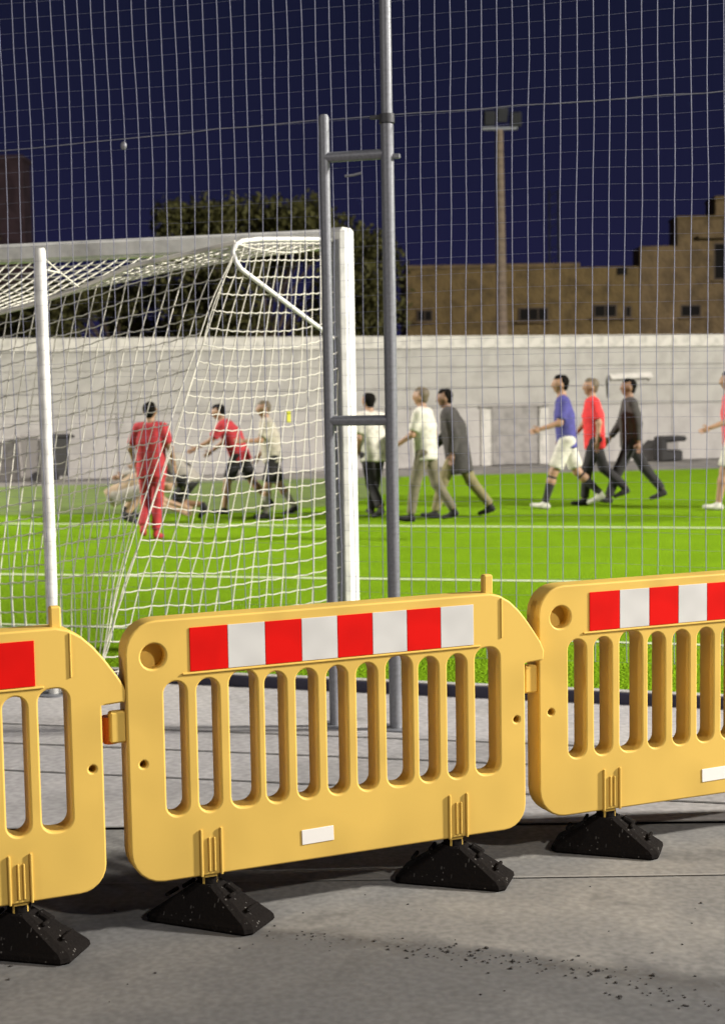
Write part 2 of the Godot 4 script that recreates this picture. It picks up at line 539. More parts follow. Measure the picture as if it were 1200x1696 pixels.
func build_goal() -> void:
	var W := 7.32
	var t := thing("football_goal", "white metal football goal with a slack white net", "goal", GO)
	for k in 2:
		var p := MB.new()
		p.box(gp(W * k, 1.27, 0.0) + Vector3.ZERO, Vector3(0.115, 2.54, 0.125), 0.02, Basis(Vector3.UP, deg_to_rad(-15.0 - 20.0)))
		var po := obj("post", p.mesh(), M.white_paint, t)
		var g := MB.new()
		g.box(gp(W * k, 1.25, 0.0) + Basis(Vector3.UP, deg_to_rad(-35.0)) * Vector3(0, 0, 0.064), Vector3(0.058, 2.44, 0.008), 0.003, Basis(Vector3.UP, deg_to_rad(-35.0)))
		obj("shaded_net_rail", g.mesh(), M.steel, po)  # net groove, widened so its grey stands in for the face's shade
	var c := MB.new()
	c.box(gp(W * 0.5, 2.475, 0.0), Vector3(W - 0.12, 0.115, 0.115), 0.02, Basis(Vector3.UP, deg_to_rad(-15.0)))
	obj("crossbar", c.mesh(), M.white_paint, t)
	for k in 2:
		var f := func(a: float) -> float: return a if k == 0 else W - a
		var br := MB.new()
		var pts := [gp(f.call(0.04), 2.47, 0.06), gp(f.call(0.16), 2.455, 0.30), gp(f.call(0.29), 2.43, 0.62), gp(f.call(0.345), 2.41, 0.75)]
		for q in [[0.368, 2.385, 0.80], [0.376, 2.345, 0.815], [0.368, 2.30, 0.80], [0.35, 2.26, 0.765]]: pts.append(gp(f.call(q[0]), q[1], q[2]))
		pts.append(gp(f.call(0.04), 1.90, 0.065))
		br.tube(pts, 0.0135, 8)
		obj("net_bracket", br.mesh(), M.white_paint, t)
	var net := MB.new()
	# roof
	patch_net(net, func(u: float, v: float) -> Vector3:
		var e := rope_at(u, W)
		var f := Vector3(lerpf(0.05, W - 0.05, u), 2.43, 0.06)
		var q := f.lerp(e, v)
		return gp(q.x, q.y - 0.05 * sin(PI * v), q.z), 92, 13, 0.0042, 0.03)
	# back
	patch_net(net, func(u: float, v: float) -> Vector3:
		var e := rope_at(u, W)
		var near_end := minf(e.x, W - e.x) - 0.365
		var push := 0.705 * exp(-near_end / 0.55) * (1.0 if u < 0.5 else -1.0)
		var f := Vector3(e.x + push, 0.02, 1.26 + 0.1 * sin(PI * u))
		var q := e.lerp(f, v)
		return gp(q.x, q.y, q.z + 0.12 * sin(PI * v)), 78, 25, 0.0032, 0.03)
	# both sides
	for k in 2:
		patch_net(net, func(u: float, v: float) -> Vector3:
			var e := Vector3(0.365, 2.397, 0.8).lerp(Vector3(1.07, 0.02, 1.26), v)
			var f := Vector3(0.03, 2.44 - 2.42 * v, 0.06)
			var q := f.lerp(e, u)
			q.y -= 0.07 * sin(PI * u) * sin(PI * v)
			if k == 1: q.x = W - q.x
			return gp(q.x, q.y, q.z), 14, 27, 0.0032, 0.035)
	obj("net", net.mesh(), M.net_white, t)
	var rp := MB.new()
	var rpts := []
	for k in 121:
		var e := rope_at(k / 120.0, W)
		rpts.append(gp(e.x, e.y, e.z))
	rp.tube(rpts, 0.015, 7)
	for k in 2:
		var cp := []
		for q in 25:
			var e := Vector3(0.365, 2.39, 0.8).lerp(Vector3(1.07, 0.02, 1.26), q / 24.0)
			cp.append(gp(e.x if k == 0 else W - e.x, e.y, e.z))
		rp.tube(cp, 0.0032, 6)
	obj("edge_rope", rp.mesh(), M.net_white, t)
	var yt := MB.new()
	yt.box(gp(0.24, 1.45, 0.32), Vector3(0.025, 0.065, 0.006), 0.002, Basis(Vector3.UP, 0.4))
	obj("yellow_tag", yt.mesh(), M.tag, t)
	# free-standing pole that holds the back of the net
	var np := thing("net_pole", "slim white pole standing behind the goal net, tied to it", "pole", GO + gp(1.265, 0.0, 1.30))
	var pm := MB.new()
	pm.tube([Vector3.ZERO, Vector3(0, 2.345, 0), Vector3(0, 2.36, 0)], [0.032, 0.032, 0.026], 14)
	obj("pole", pm.mesh(), M.white_paint, np)
	var bp := MB.new()
	bp.tube([Vector3(0, 0.0, 0), Vector3(0, 0.012, 0)], 0.09, 16)
	obj("base_plate", bp.mesh(), M.steel, np)
	var tie := MB.new()
	var from := Vector3(0.02, 2.31, 0)
	var e2 := rope_at(0.13, W)
	var to := gp(e2.x, e2.y, e2.z) - gp(1.265, 0.0, 1.30)
	tie.tube([from, from.lerp(to, 0.3) + Vector3(0.03, -0.03, 0), to], 0.005, 6)
	tie.tube([from + Vector3(0, -0.06, 0), from.lerp(to, 0.3) + Vector3(0.03, -0.03, 0)], 0.005, 6)
	obj("tie_cord", tie.mesh(), M.net_white, np)

# ------------------------------------------------------------------ ball-stop netting and its posts
func build_fence() -> void:
	var ang := deg_to_rad(-16.0)     # the line of the fence: its far end goes back to -x
	var d := Vector3(cos(ang), 0, -sin(ang))
	var nb := Vector3(sin(ang), 0, cos(ang))   # towards the road
	var p0 := Vector3(-0.148, 0, -6.80)
	var fr := thing("fence_post_frame", "grey steel ladder frame of two uprights joined by rungs, holding the high netting", "fence post", p0, ang)
	var gap := 0.300
	var u1 := MB.new()
	u1.tube([Vector3.ZERO, Vector3(0, 2.85, 0), Vector3(0, 2.862, 0)], [0.025, 0.025, 0.018], 14)
	obj("upright", u1.mesh(), M.steel, fr)
	var u2 := MB.new()
	u2.tube([Vector3(gap, 0, 0), Vector3(gap, 2.80, 0)], 0.030, 14)
	u2.tube([Vector3(gap, 2.78, 0), Vector3(gap, 6.1, 0)], 0.0265, 14)
	obj("upright", u2.mesh(), M.steel, fr)
	for h in [2.668, 1.456]:
		var r := MB.new()
		r.tube([Vector3(0.0, h, 0), Vector3(gap, h, 0)], 0.024, 12)
		obj("rung", r.mesh(), M.steel, fr)
	var cl := MB.new()
	cl.tube([Vector3(gap, 2.805, 0), Vector3(gap, 2.845, 0)], 0.036, 12)
	cl.box(Vector3(gap - 0.05, 2.835, 0.0), Vector3(0.06, 0.018, 0.018), 0.003)
	obj("clamp", cl.mesh(), M.clamp, fr)
	var bt := MB.new()
	bt.box(Vector3(gap + 0.040, 2.655, 0.0), Vector3(0.04, 0.022, 0.022), 0.004)
	obj("bolt", bt.mesh(), M.steel, fr)
	var wr := MB.new()
	wr.tube([Vector3(0.10, 2.578, 0.01), Vector3(0.14, 2.580, 0.012), Vector3(0.18, 2.588, 0.01)], 0.006, 6)
	obj("loose_tie", wr.mesh(), M.cable, fr)
	for k in 2:
		var bp := MB.new()
		bp.box(Vector3(gap * k, 0.006, 0), Vector3(0.14, 0.012, 0.14), 0.002)
		obj("base_plate", bp.mesh(), M.steel, fr)
	# netting
	var nt := thing("ball_stop_netting", "tall pale cord netting hung along the edge of the pitch", "netting", p0 - nb * 0.045, ang)
	var vm := MB.new()
	var hm := MB.new()
	var mesh_w := 0.0705
	var zoff := func(x: float, y: float) -> Vector3:
		return Vector3(wob.get_noise_2d(x * 0.5, y * 0.4) * 0.016 + wob.get_noise_2d(x * 5.0 + 90.0, y * 1.6) * 0.005, wob.get_noise_2d(x * 0.8 + 40.0, y + 11.0) * 0.014, wob.get_noise_2d(x * 0.5, y * 0.5 + 70.0) * 0.02 - 0.02)
	var k := -66
	while k <= 66:
		var x := k * mesh_w + 0.02
		var pts := []
		for j in 45:
			var y := 0.35 + j * 0.1287
			pts.append(Vector3(x, y, 0) + zoff.call(x, y))
		vm.tube(pts, 0.0021, 3, false)
		k += 1
	for j in 78:
		var y := 0.35 + j * 0.0735
		var pts := []
		for q in 80:
			var x := -4.66 + q * 0.118
			pts.append(Vector3(x, y, 0.0015) + zoff.call(x, y))
		hm.tube(pts, 0.0007, 3, false)
	obj("upright_cords", vm.mesh(), M.net_cord, nt)
	obj("level_cords", hm.mesh(), M.net_cord, nt)
	var cb := MB.new()
	var cp := []
	for q in 60:
		var x := -4.7 + q * 0.16
		var sagx: float = absf(fmod(x + 60.0, 6.0) - 3.0) / 3.0
		cp.append(Vector3(x, 2.848 - 0.05 * clampf(-x / 2.0, 0.0, 1.6) + wob.get_noise_2d(x * 6.0, 3.0) * 0.008, 0.012))
	cb.tube(cp, 0.0022, 5, false)
	obj("support_cable", cb.mesh(), M.cable, nt)
	var kn := MB.new()
	kn.ball(Vector3(-1.02, 2.79, 0.015), Vector3(0.017, 0.02, 0.014), 8)
	obj("cable_clip", kn.mesh(), M.cable, nt)

# ------------------------------------------------------------------ people
func sdf_mesh(bones: Array, cell: float, k: float, out: MB) -> void:
	# bones: [a, ra, b, rb, cut_at_b, cut_at_a]
	var lo := Vector3(1e9, 1e9, 1e9)
	var hi := -lo
	for b in bones:
		var r: float = maxf(b[1], b[3]) + cell * 3.0
		lo = lo.min(b[0] - Vector3.ONE * r).min(b[2] - Vector3.ONE * r)
		hi = hi.max(b[0] + Vector3.ONE * r).max(b[2] + Vector3.ONE * r)
	var nx := int(ceil((hi.x - lo.x) / cell)) + 2
	var ny := int(ceil((hi.y - lo.y) / cell)) + 2
	var nz := int(ceil((hi.z - lo.z) / cell)) + 2
	var nxy := nx * ny
	var g := PackedFloat32Array(); g.resize(nxy * nz); g.fill(1.0)
	var mark := PackedByteArray(); mark.resize(nxy * nz)
	var list := PackedInt32Array()
	var near := cell * 2.0 + k * 0.25
	for b in bones:
		var a: Vector3 = b[0]
		var ab: Vector3 = b[2] - a
		var l2 := maxf(ab.length_squared(), 1e-8)
		var dir := ab.normalized()
		var ra: float = b[1]
		var dr: float = b[3] - ra
		var cutb: bool = b.size() > 4 and b[4]
		var cuta: bool = b.size() > 5 and b[5]
		var rr: float = maxf(b[1], b[3]) + k + cell * 2.2
		var i0 := ((a.min(b[2]) - Vector3.ONE * rr - lo) / cell).floor()
		var i1 := ((a.max(b[2]) + Vector3.ONE * rr - lo) / cell).ceil()
		for z in range(maxi(0, int(i0.z)), mini(nz - 1, int(i1.z)) + 1):
			for y in range(maxi(0, int(i0.y)), mini(ny - 1, int(i1.y)) + 1):
				var row := z * nxy + y * nx
				for x in range(maxi(0, int(i0.x)), mini(nx - 1, int(i1.x)) + 1):
					var p := lo + Vector3(x, y, z) * cell - a
					var t := clampf(p.dot(ab) / l2, 0.0, 1.0)
					var d := (p - ab * t).length() - (ra + dr * t)
					if d > rr: continue
					if cutb: d = maxf(d, (p - ab).dot(dir))
					if cuta: d = maxf(d, -p.dot(dir))
					var q := row + x
					var o := g[q]
					var h := maxf(k - absf(o - d), 0.0) / k
					g[q] = minf(o, d) - h * h * k * 0.25
					if d < near and mark[q] == 0:
						mark[q] = 1
						list.append(q)
	var idx := {}
	var base := out.v.size()
	var offs := [0, 1, nx, nx + 1, nxy, nxy + 1, nxy + nx, nxy + nx + 1]
	var edges := [[0, 1], [2, 3], [4, 5], [6, 7], [0, 2], [1, 3], [4, 6], [5, 7], [0, 4], [1, 5], [2, 6], [3, 7]]
	var cp := [Vector3(0, 0, 0), Vector3(1, 0, 0), Vector3(0, 1, 0), Vector3(1, 1, 0), Vector3(0, 0, 1), Vector3(1, 0, 1), Vector3(0, 1, 1), Vector3(1, 1, 1)]
	var total := g.size()
	for q in list:
		if q + nxy + nx + 1 >= total: continue
		var first := g[q] < 0.0
		var mixed := false
		for o in offs:
			if (g[q + o] < 0.0) != first: mixed = true; break
		if not mixed: continue
		var s := Vector3.ZERO
		var c := 0
		for e in edges:
			var d0 := g[q + offs[e[0]]]
			var d1 := g[q + offs[e[1]]]
			if (d0 < 0.0) != (d1 < 0.0):
				s += cp[e[0]].lerp(cp[e[1]], d0 / (d0 - d1))
				c += 1
		var z := q / nxy
		var y := (q - z * nxy) / nx
		var x := q - z * nxy - y * nx
		idx[q] = out.v.size()
		out.v.append(lo + (Vector3(x, y, z) + s / c) * cell)
		out.n.append(Vector3.ZERO)
		out.uv.append(Vector2.ZERO)
	var steps := [1, nx, nxy]
	for q in idx.keys():
		for ax in 3:
			var s0 := g[q] < 0.0
			if q + steps[ax] >= total: continue
			if s0 == (g[q + steps[ax]] < 0.0): continue
			var u: int = steps[(ax + 1) % 3]
			var w: int = steps[(ax + 2) % 3]
			if not (idx.has(q - u) and idx.has(q - w) and idx.has(q - u - w)): continue
			var A: int = idx[q]; var B: int = idx[q - u]; var C: int = idx[q - u - w]; var D: int = idx[q - w]
			var ix := [A, B, C, A, C, D] if not s0 else [A, C, B, A, D, C]
			for e in ix: out.i.append(e)
			var nn := (out.v[C] - out.v[A]).cross(out.v[B] - out.v[D])
			if s0: nn = -nn
			for e in [A, B, C, D]: out.n[e] += nn
	for e in range(base, out.v.size()):
		out.n[e] = out.n[e].normalized()

func hand(mb: MB, wrist: Vector3, dir: Vector3, fwd: Vector3, side: float, s: float) -> void:
	# palm and five bent fingers that hang from the wrist
	var d := dir.normalized()
	var f := (fwd - d * fwd.dot(d)).normalized()
	var x := d.cross(f) * side
	var palm := wrist + d * 0.05 * s
	mb.ball(palm, Vector3(0.017, 0.052, 0.040) * s, 10, Basis(x, d, f))
	var lens := [0.070, 0.080, 0.074, 0.058]
	for k in 4:
		var root := palm + d * 0.040 * s + f * (0.026 - 0.0175 * k) * s
		var l: float = lens[k] * s
		var m := root + d * l * 0.5 - x * 0.004 * s
		mb.tube([root, m, m + (d * 0.8 - x * 0.6).normalized() * l * 0.5], [0.0088 * s, 0.008 * s, 0.006 * s], 6)
	var tr := palm - d * 0.015 * s + f * 0.032 * s
	var tm := tr + (d * 0.6 + f * 0.7).normalized() * 0.034 * s
	mb.tube([tr, tm, tm + (d * 0.95 - x * 0.2).normalized() * 0.03 * s], [0.011 * s, 0.0095 * s, 0.007 * s], 6)

func person(label: String, P: Dictionary) -> void:
	var s: float = P.h / 1.75
	var t := thing("person", label, "person", P.at, deg_to_rad(P.yaw), P.get("group", "people on the pitch"))
	var R := func(n: String, def := 0.0) -> float: return deg_to_rad(P.get(n, def))
	# legs, swung forward by hip and folded back by knee
	var pel := Vector3.ZERO
	var J := {}
	var low := 1e9
	for k in 2:
		var sd := 1.0 if k == 0 else -1.0
		var nm := "l" if k == 0 else "r"
		var hip := pel + Vector3(sd * 0.092 * s, -0.02 * s, 0)
		var th: float = R.call("hip_" + nm)
		var kn: float = R.call("knee_" + nm)
		var ab: float = R.call("spread", 3.0) * sd
		var knee := hip + Vector3(sin(ab), -cos(th) * cos(ab), sin(th) * cos(ab)) * 0.43 * s
		var sh := th - kn
		var ank := knee + Vector3(sin(ab) * 0.4, -cos(sh), sin(sh)).normalized() * 0.41 * s
		var fa: float = clampf(sh * 0.75, -1.2, 0.5)
		var toe := ank + Vector3(0.03 * sd, -0.055 - 0.0 + 0.12 * sin(fa), 0.17 * cos(fa)) * s
		var heel := ank + Vector3(0, -0.05, -0.03) * s
		J["hip" + nm] = hip; J["knee" + nm] = knee; J["ank" + nm] = ank; J["toe" + nm] = toe; J["heel" + nm] = heel
		low = minf(low, minf(toe.y - 0.028 * s, heel.y - 0.036 * s))
	if P.has("seat"): low = -P.seat
	var up := Vector3(0, -low, 0)
	for k in J.keys(): J[k] += up
	pel += up
	var ln: float = R.call("lean")
	var sl: float = R.call("side")
	var td := Vector3(sin(sl), cos(ln) * cos(sl), sin(ln) * cos(sl))
	var ln2: float = ln * 1.25 + R.call("hunch")
	var td2 := Vector3(sin(sl), cos(ln2) * cos(sl), sin(ln2) * cos(sl))
	var right := Vector3(cos(sl), -sin(sl), 0)
	var chest := pel + td * 0.30 * s
	var neck := chest + td2 * 0.235 * s
	var hp: float = ln2 * 0.6 + R.call("nod")
	var hy: float = R.call("look")
	var hd := Vector3(0, cos(hp), sin(hp))
	var skull := neck + td2 * 0.05 * s + hd * 0.135 * s + Vector3(0, 0, 0.012) * s
	var hf := (Basis(Vector3.UP, hy) * Vector3(0, -sin(hp), cos(hp)))
	var hx := hd.cross(hf).normalized()
	for k in 2:
		var sd := 1.0 if k == 0 else -1.0
		var nm := "l" if k == 0 else "r"
		var sho := neck - td2 * 0.045 * s + right * sd * 0.165 * s
		var a1: float = R.call("arm_" + nm)
		var ab: float = R.call("abd_" + nm, 8.0)
		var el: float = R.call("elb_" + nm, 15.0)
		var elb := sho + Vector3(sd * sin(ab), -cos(a1) * cos(ab), sin(a1) * cos(ab)) * 0.285 * s
		var a2 := a1 + el
		var iw: float = R.call("inward_" + nm)
		var fd := Vector3(sd * sin(ab - iw) * 0.8, -cos(a2), sin(a2)).normalized()
		var wri := elb + fd * 0.25 * s
		J["sho" + nm] = sho; J["elb" + nm] = elb; J["wri" + nm] = wri; J["fd" + nm] = fd
	var body := MB.new()
	var off := right * 0.058 * s
	var bones := [
		[J.hipl, 0.098 * s, J.hipr, 0.098 * s],
		[pel + off * 0.8, 0.098 * s, chest + off, 0.108 * s], [pel - off * 0.8, 0.098 * s, chest - off, 0.108 * s],
		[chest + off, 0.108 * s, neck - td2 * 0.07 * s + off, 0.085 * s], [chest - off, 0.108 * s, neck - td2 * 0.07 * s - off, 0.085 * s],
		[J.shol, 0.054 * s, neck - td2 * 0.01 * s, 0.058 * s], [J.shor, 0.054 * s, neck - td2 * 0.01 * s, 0.058 * s],
		[neck - td2 * 0.03 * s, 0.055 * s, skull - hd * 0.05 * s - hf * 0.01 * s, 0.051 * s],
		[skull - hf * 0.018 * s + hd * 0.018 * s, 0.088 * s, skull + hf * 0.014 * s + hd * 0.012 * s, 0.082 * s],
		[skull + hf * 0.030 * s - hd * 0.03 * s, 0.062 * s, skull + hf * 0.046 * s - hd * 0.075 * s, 0.042 * s],
		[skull + hf * 0.085 * s + hd * 0.005 * s, 0.010 * s, skull + hf * 0.108 * s - hd * 0.025 * s, 0.014 * s],
		[skull + hx * 0.080 * s - hd * 0.01 * s, 0.018 * s, skull + hx * 0.086 * s - hd * 0.035 * s - hf * 0.005 * s, 0.013 * s],
		[skull - hx * 0.080 * s - hd * 0.01 * s, 0.018 * s, skull - hx * 0.086 * s - hd * 0.035 * s - hf * 0.005 * s, 0.013 * s]]
	for nm in ["l", "r"]:
		var calf: Vector3 = J["knee" + nm].lerp(J["ank" + nm], 0.3)
		bones.append([J["hip" + nm], 0.088 * s, J["knee" + nm], 0.056 * s])
		bones.append([J["knee" + nm], 0.054 * s, calf, 0.057 * s])
		bones.append([calf, 0.057 * s, J["ank" + nm], 0.037 * s])
		bones.append([J["sho" + nm], 0.052 * s, J["elb" + nm], 0.040 * s])
		bones.append([J["elb" + nm], 0.040 * s, J["wri" + nm], 0.028 * s])
	sdf_mesh(bones, 0.0165, 0.035 * s, body)
	for nm in ["l", "r"]:
		hand(body, J["wri" + nm], J["fd" + nm], Vector3(0, 0.3, 1), 1.0 if nm == "l" else -1.0, s)
	obj("body", body.mesh(), mat(P.skin, 0.6), t)
	var eyes := MB.new()
	for q in [-1.0, 1.0]:
		var eye := MB.new()
		eye.ball(skull + hf * 0.083 * s + hx * q * 0.032 * s + hd * 0.012 * s, Vector3.ONE * 0.008 * s, 8)
		obj("eye", eye.mesh(), M.frame, t)
	eyes.tube([skull + hf * 0.092 * s - hx * 0.02 * s - hd * 0.062 * s, skull + hf * 0.092 * s + hx * 0.02 * s - hd * 0.062 * s], 0.004 * s, 5)
	obj("mouth", eyes.mesh(), M.frame, t)
	# clothes
	var long_sleeve: bool = P.get("long", false)
	var sh := MB.new()
	var low_hem: float = P.get("hem", 0.10) * s
	var hemv := pel - td * low_hem
	var bk: float = s * P.get("bulk", 1.0)
	var sb := [
		[hemv + off * 1.0, 0.128 * bk, chest + off, 0.126 * bk, false, true], [hemv - off * 1.0, 0.128 * bk, chest - off, 0.126 * bk, false, true],
		[chest + off, 0.126 * bk, neck - td2 * 0.075 * s + off, 0.098 * bk], [chest - off, 0.126 * bk, neck - td2 * 0.075 * s - off, 0.098 * bk],
		[J.shol, 0.066 * bk, neck - td2 * 0.012 * s, 0.066 * bk, true], [J.shor, 0.066 * bk, neck - td2 * 0.012 * s, 0.066 * bk, true]]
	for nm in ["l", "r"]:
		if long_sleeve:
			sb.append([J["sho" + nm], 0.068 * bk, J["elb" + nm], 0.054 * bk])
			sb.append([J["elb" + nm], 0.054 * bk, J["wri" + nm].lerp(J["elb" + nm], 0.06), 0.042 * bk, true])
		else:
			sb.append([J["sho" + nm], 0.068 * bk, J["sho" + nm].lerp(J["elb" + nm], 0.82), 0.066 * bk, true])
	sdf_mesh(sb, 0.018, 0.03 * s, sh)
	obj("jacket" if long_sleeve else "shirt", sh.mesh(), P.shirt, t)
	var lg := MB.new()
	var lb := [[J.hipl, 0.113 * s, J.hipr, 0.113 * s], [pel + off * 0.7, 0.108 * s, pel + td * 0.07 * s + off * 0.7, 0.105 * s, true], [pel - off * 0.7, 0.108 * s, pel + td * 0.07 * s - off * 0.7, 0.105 * s, true]]
	for nm in ["l", "r"]:
		if P.get("shorts", false):
			lb.append([J["hip" + nm], 0.105 * s, J["hip" + nm].lerp(J["knee" + nm], 0.88), 0.098 * s, true])
		else:
			lb.append([J["hip" + nm], 0.102 * s, J["knee" + nm], 0.074 * s])
			lb.append([J["knee" + nm], 0.074 * s, J["ank" + nm].lerp(J["knee" + nm], 0.04), 0.060 * s, true])
	sdf_mesh(lb, 0.018, 0.025 * s, lg)
	obj("shorts" if P.get("shorts", false) else "trousers", lg.mesh(), P.legs, t)
	if P.has("socks"):
		for nm in ["l", "r"]:
			var so := MB.new()
			var calf: Vector3 = J["knee" + nm].lerp(J["ank" + nm], 0.3)
			so.tube([J["knee" + nm].lerp(J["ank" + nm], 0.14), calf, J["knee" + nm].lerp(J["ank" + nm], 0.7), J["ank" + nm]], [0.060 * s, 0.063 * s, 0.050 * s, 0.043 * s], 12)
			obj("sock", so.mesh(), P.socks, t)
	for nm in ["l", "r"]:
		var so := MB.new()
		sdf_mesh([[J["heel" + nm], 0.038 * s, J["toe" + nm], 0.030 * s], [J["ank" + nm] + Vector3(0, -0.005, 0) * s, 0.042 * s, J["heel" + nm].lerp(J["toe" + nm], 0.4), 0.038 * s]], 0.012, 0.02, so)
		obj("shoe", so.mesh(), P.shoes, t)
	var hr := MB.new()
	var hl: float = P.get("hair_len", 0.0) * s
	var hb := [[skull - hf * 0.028 * s + hd * 0.030 * s, 0.090 * s, skull + hf * 0.008 * s + hd * 0.050 * s, 0.070 * s], [skull - hf * 0.034 * s + hd * 0.0 * s, 0.084 * s, skull - hf * 0.042 * s - hd * (0.045 * s + hl), 0.060 * s]]
	sdf_mesh(hb, 0.014, 0.02 * s, hr)
	obj("hair", hr.mesh(), P.hair, t)

func build_people() -> void:
	var cl := noise_tex(0.03, 0.8, 1.12, 21, 128)
	var cloth := func(r: float, g: float, b: float) -> StandardMaterial3D: return mat(lin(r, g, b), 0.9, 0.0, cl, 3.0)
	var red: StandardMaterial3D = cloth.call(0.42, 0.030, 0.038)
	var red2: StandardMaterial3D = cloth.call(0.62, 0.028, 0.030)
	var pink: StandardMaterial3D = cloth.call(0.66, 0.10, 0.11)
	var white: StandardMaterial3D = cloth.call(0.56, 0.53, 0.46)
	var cream: StandardMaterial3D = cloth.call(0.40, 0.36, 0.29)
	var blue: StandardMaterial3D = cloth.call(0.060, 0.055, 0.23)
	var black: StandardMaterial3D = cloth.call(0.016, 0.014, 0.015)
	var grey: StandardMaterial3D = cloth.call(0.045, 0.040, 0.038)
	var olive: StandardMaterial3D = cloth.call(0.20, 0.17, 0.08)
	var tan: StandardMaterial3D = cloth.call(0.36, 0.26, 0.17)
	var pale: StandardMaterial3D = cloth.call(0.32, 0.29, 0.25)
	var drab: StandardMaterial3D = cloth.call(0.15, 0.13, 0.085)
	var hair := mat(lin(0.008, 0.007, 0.006), 0.9)
	hair.metallic_specular = 0.15
	var hair_b := mat(lin(0.10, 0.075, 0.045), 0.7)
	var sk := lin(0.30, 0.17, 0.10)
	var sk2 := lin(0.20, 0.11, 0.065)
	var shoe_w: StandardMaterial3D = cloth.call(0.5, 0.48, 0.42)
	# yaw 0 faces the road, -90 walks towards -x
	person("person in an all-red kit seen from behind, arms a little away from the body", {at = Vector3(-2.24, 0.05, -15.45), yaw = 172.0, h = 1.43, bulk = 1.08, hip_l = 4.0, hip_r = -6.0, knee_l = 38.0, knee_r = 6.0, spread = -1.5, arm_l = -6.0, arm_r = -10.0, abd_l = 20.0, abd_r = 22.0, elb_l = 45.0, elb_r = 40.0, inward_l = 20.0, inward_r = 20.0, skin = sk, shirt = red, legs = red, shoes = red, hair = hair, hem = 0.16})
	person("person in tan clothes crouching bent over on the turf", {at = Vector3(-2.95, 0.05, -17.3), yaw = 100.0, h = 1.6, hip_l = 112.0, hip_r = 104.0, knee_l = 150.0, knee_r = 145.0, spread = 12.0, lean = 60.0, hunch = 25.0, nod = 20.0, arm_l = 40.0, arm_r = 30.0, elb_l = 30.0, elb_r = 40.0, skin = lin(0.38, 0.24, 0.15), shirt = tan, legs = pale, shoes = black, hair = hair_b, shorts = true})
	person("person in pale grey top and black shorts kneeling on the turf", {at = Vector3(-2.12, 0.05, -17.62), yaw = -110.0, h = 1.6, hip_l = 98.0, hip_r = 40.0, knee_l = 100.0, knee_r = 128.0, spread = 8.0, lean = 42.0, hunch = 15.0, arm_l = 50.0, arm_r = 70.0, elb_l = 25.0, elb_r = 10.0, skin = sk, shirt = pale, legs = black, shoes = black, hair = hair_b, shorts = true, long = true})
	person("person in a red shirt and dark shorts bending towards the crouching people", {at = Vector3(-1.55, 0.05, -18.4), yaw = -100.0, h = 1.46, bulk = 1.12, hip_l = 22.0, hip_r = -22.0, knee_l = 14.0, knee_r = 20.0, lean = 20.0, hunch = 8.0, arm_l = 38.0, arm_r = 20.0, elb_l = 25.0, elb_r = 35.0, skin = sk, shirt = red, legs = black, shoes = black, hair = hair, shorts = true, hem = 0.13})
	person("person in a cream kit with dark shorts, standing behind the goal net", {at = Vector3(-1.09, 0.05, -17.7), yaw = -75.0, h = 1.43, bulk = 1.12, hip_l = 14.0, hip_r = -16.0, knee_l = 8.0, knee_r = 18.0, lean = 8.0, arm_l = 30.0, arm_r = -12.0, elb_l = 60.0, elb_r = 45.0, skin = sk, shirt = cream, legs = black, socks = pale, shoes = black, hair = hair_b, shorts = true})
	person("person in a white shirt and black trousers seen from behind between steel post and goal", {at = Vector3(0.14, 0.05, -17.55), yaw = -150.0, h = 1.53, bulk = 1.1, hip_l = -18.0, hip_r = 22.0, knee_l = 22.0, knee_r = 6.0, lean = 7.0, arm_l = -10.0, arm_r = 14.0, elb_l = 20.0, elb_r = 25.0, skin = sk, shirt = white, legs = black, shoes = black, hair = hair, hem = 0.13})
	person("person in a white shirt and drab brown trousers beside one in a dark jacket", {at = Vector3(0.75, 0.05, -16.9), yaw = -112.0, h = 1.56, bulk = 1.08, hip_l = 16.0, hip_r = -14.0, knee_l = 8.0, knee_r = 20.0, lean = 4.0, arm_l = 16.0, arm_r = -18.0, elb_l = 40.0, elb_r = 20.0, skin = sk, shirt = white, legs = drab, shoes = black, hair = hair_b, hem = 0.12})
	person("person in a long dark jacket and olive trousers stooping forward", {at = Vector3(1.14, 0.05, -17.3), yaw = -98.0, h = 1.58, bulk = 1.3, hip_l = 26.0, hip_r = -24.0, knee_l = 12.0, knee_r = 14.0, lean = 9.0, hunch = 5.0, arm_l = -16.0, arm_r = 12.0, elb_l = 22.0, elb_r = 35.0, abd_l = 14.0, skin = sk2, shirt = grey, legs = olive, shoes = black, hair = hair, long = true, hem = 0.30})
	var walk := "people walking along the pitch"
	person("person in a blue shirt and white shorts striding along", {at = Vector3(2.60, 0.05, -18.4), yaw = -93.0, h = 1.72, hip_l = 24.0, hip_r = -20.0, knee_l = 8.0, knee_r = 26.0, lean = 5.0, arm_l = 12.0, arm_r = -20.0, elb_l = 62.0, elb_r = 40.0, skin = sk, shirt = blue, legs = white, shoes = shoe_w, hair = hair, shorts = true, socks = black, hem = 0.12, group = walk})
	person("person in a bright red shirt and black trousers walking between two others", {at = Vector3(3.03, 0.05, -18.87), yaw = -90.0, h = 1.64, bulk = 1.08, hip_l = 16.0, hip_r = -20.0, knee_l = 10.0, knee_r = 28.0, lean = 3.0, arm_l = -12.0, arm_r = 14.0, elb_l = 18.0, elb_r = 25.0, skin = sk, shirt = red2, legs = black, shoes = black, hair = hair_b, hem = 0.15, group = walk})
	person("person all in black taking a long stride", {at = Vector3(3.56, 0.05, -19.16), yaw = -88.0, h = 1.68, bulk = 1.1, hip_l = 27.0, hip_r = -29.0, knee_l = 6.0, knee_r = 10.0, lean = 2.0, arm_l = -14.0, arm_r = 16.0, elb_l = 14.0, elb_r = 20.0, skin = sk2, shirt = grey, legs = black, shoes = black, hair = hair, long = true, hem = 0.12, group = walk})
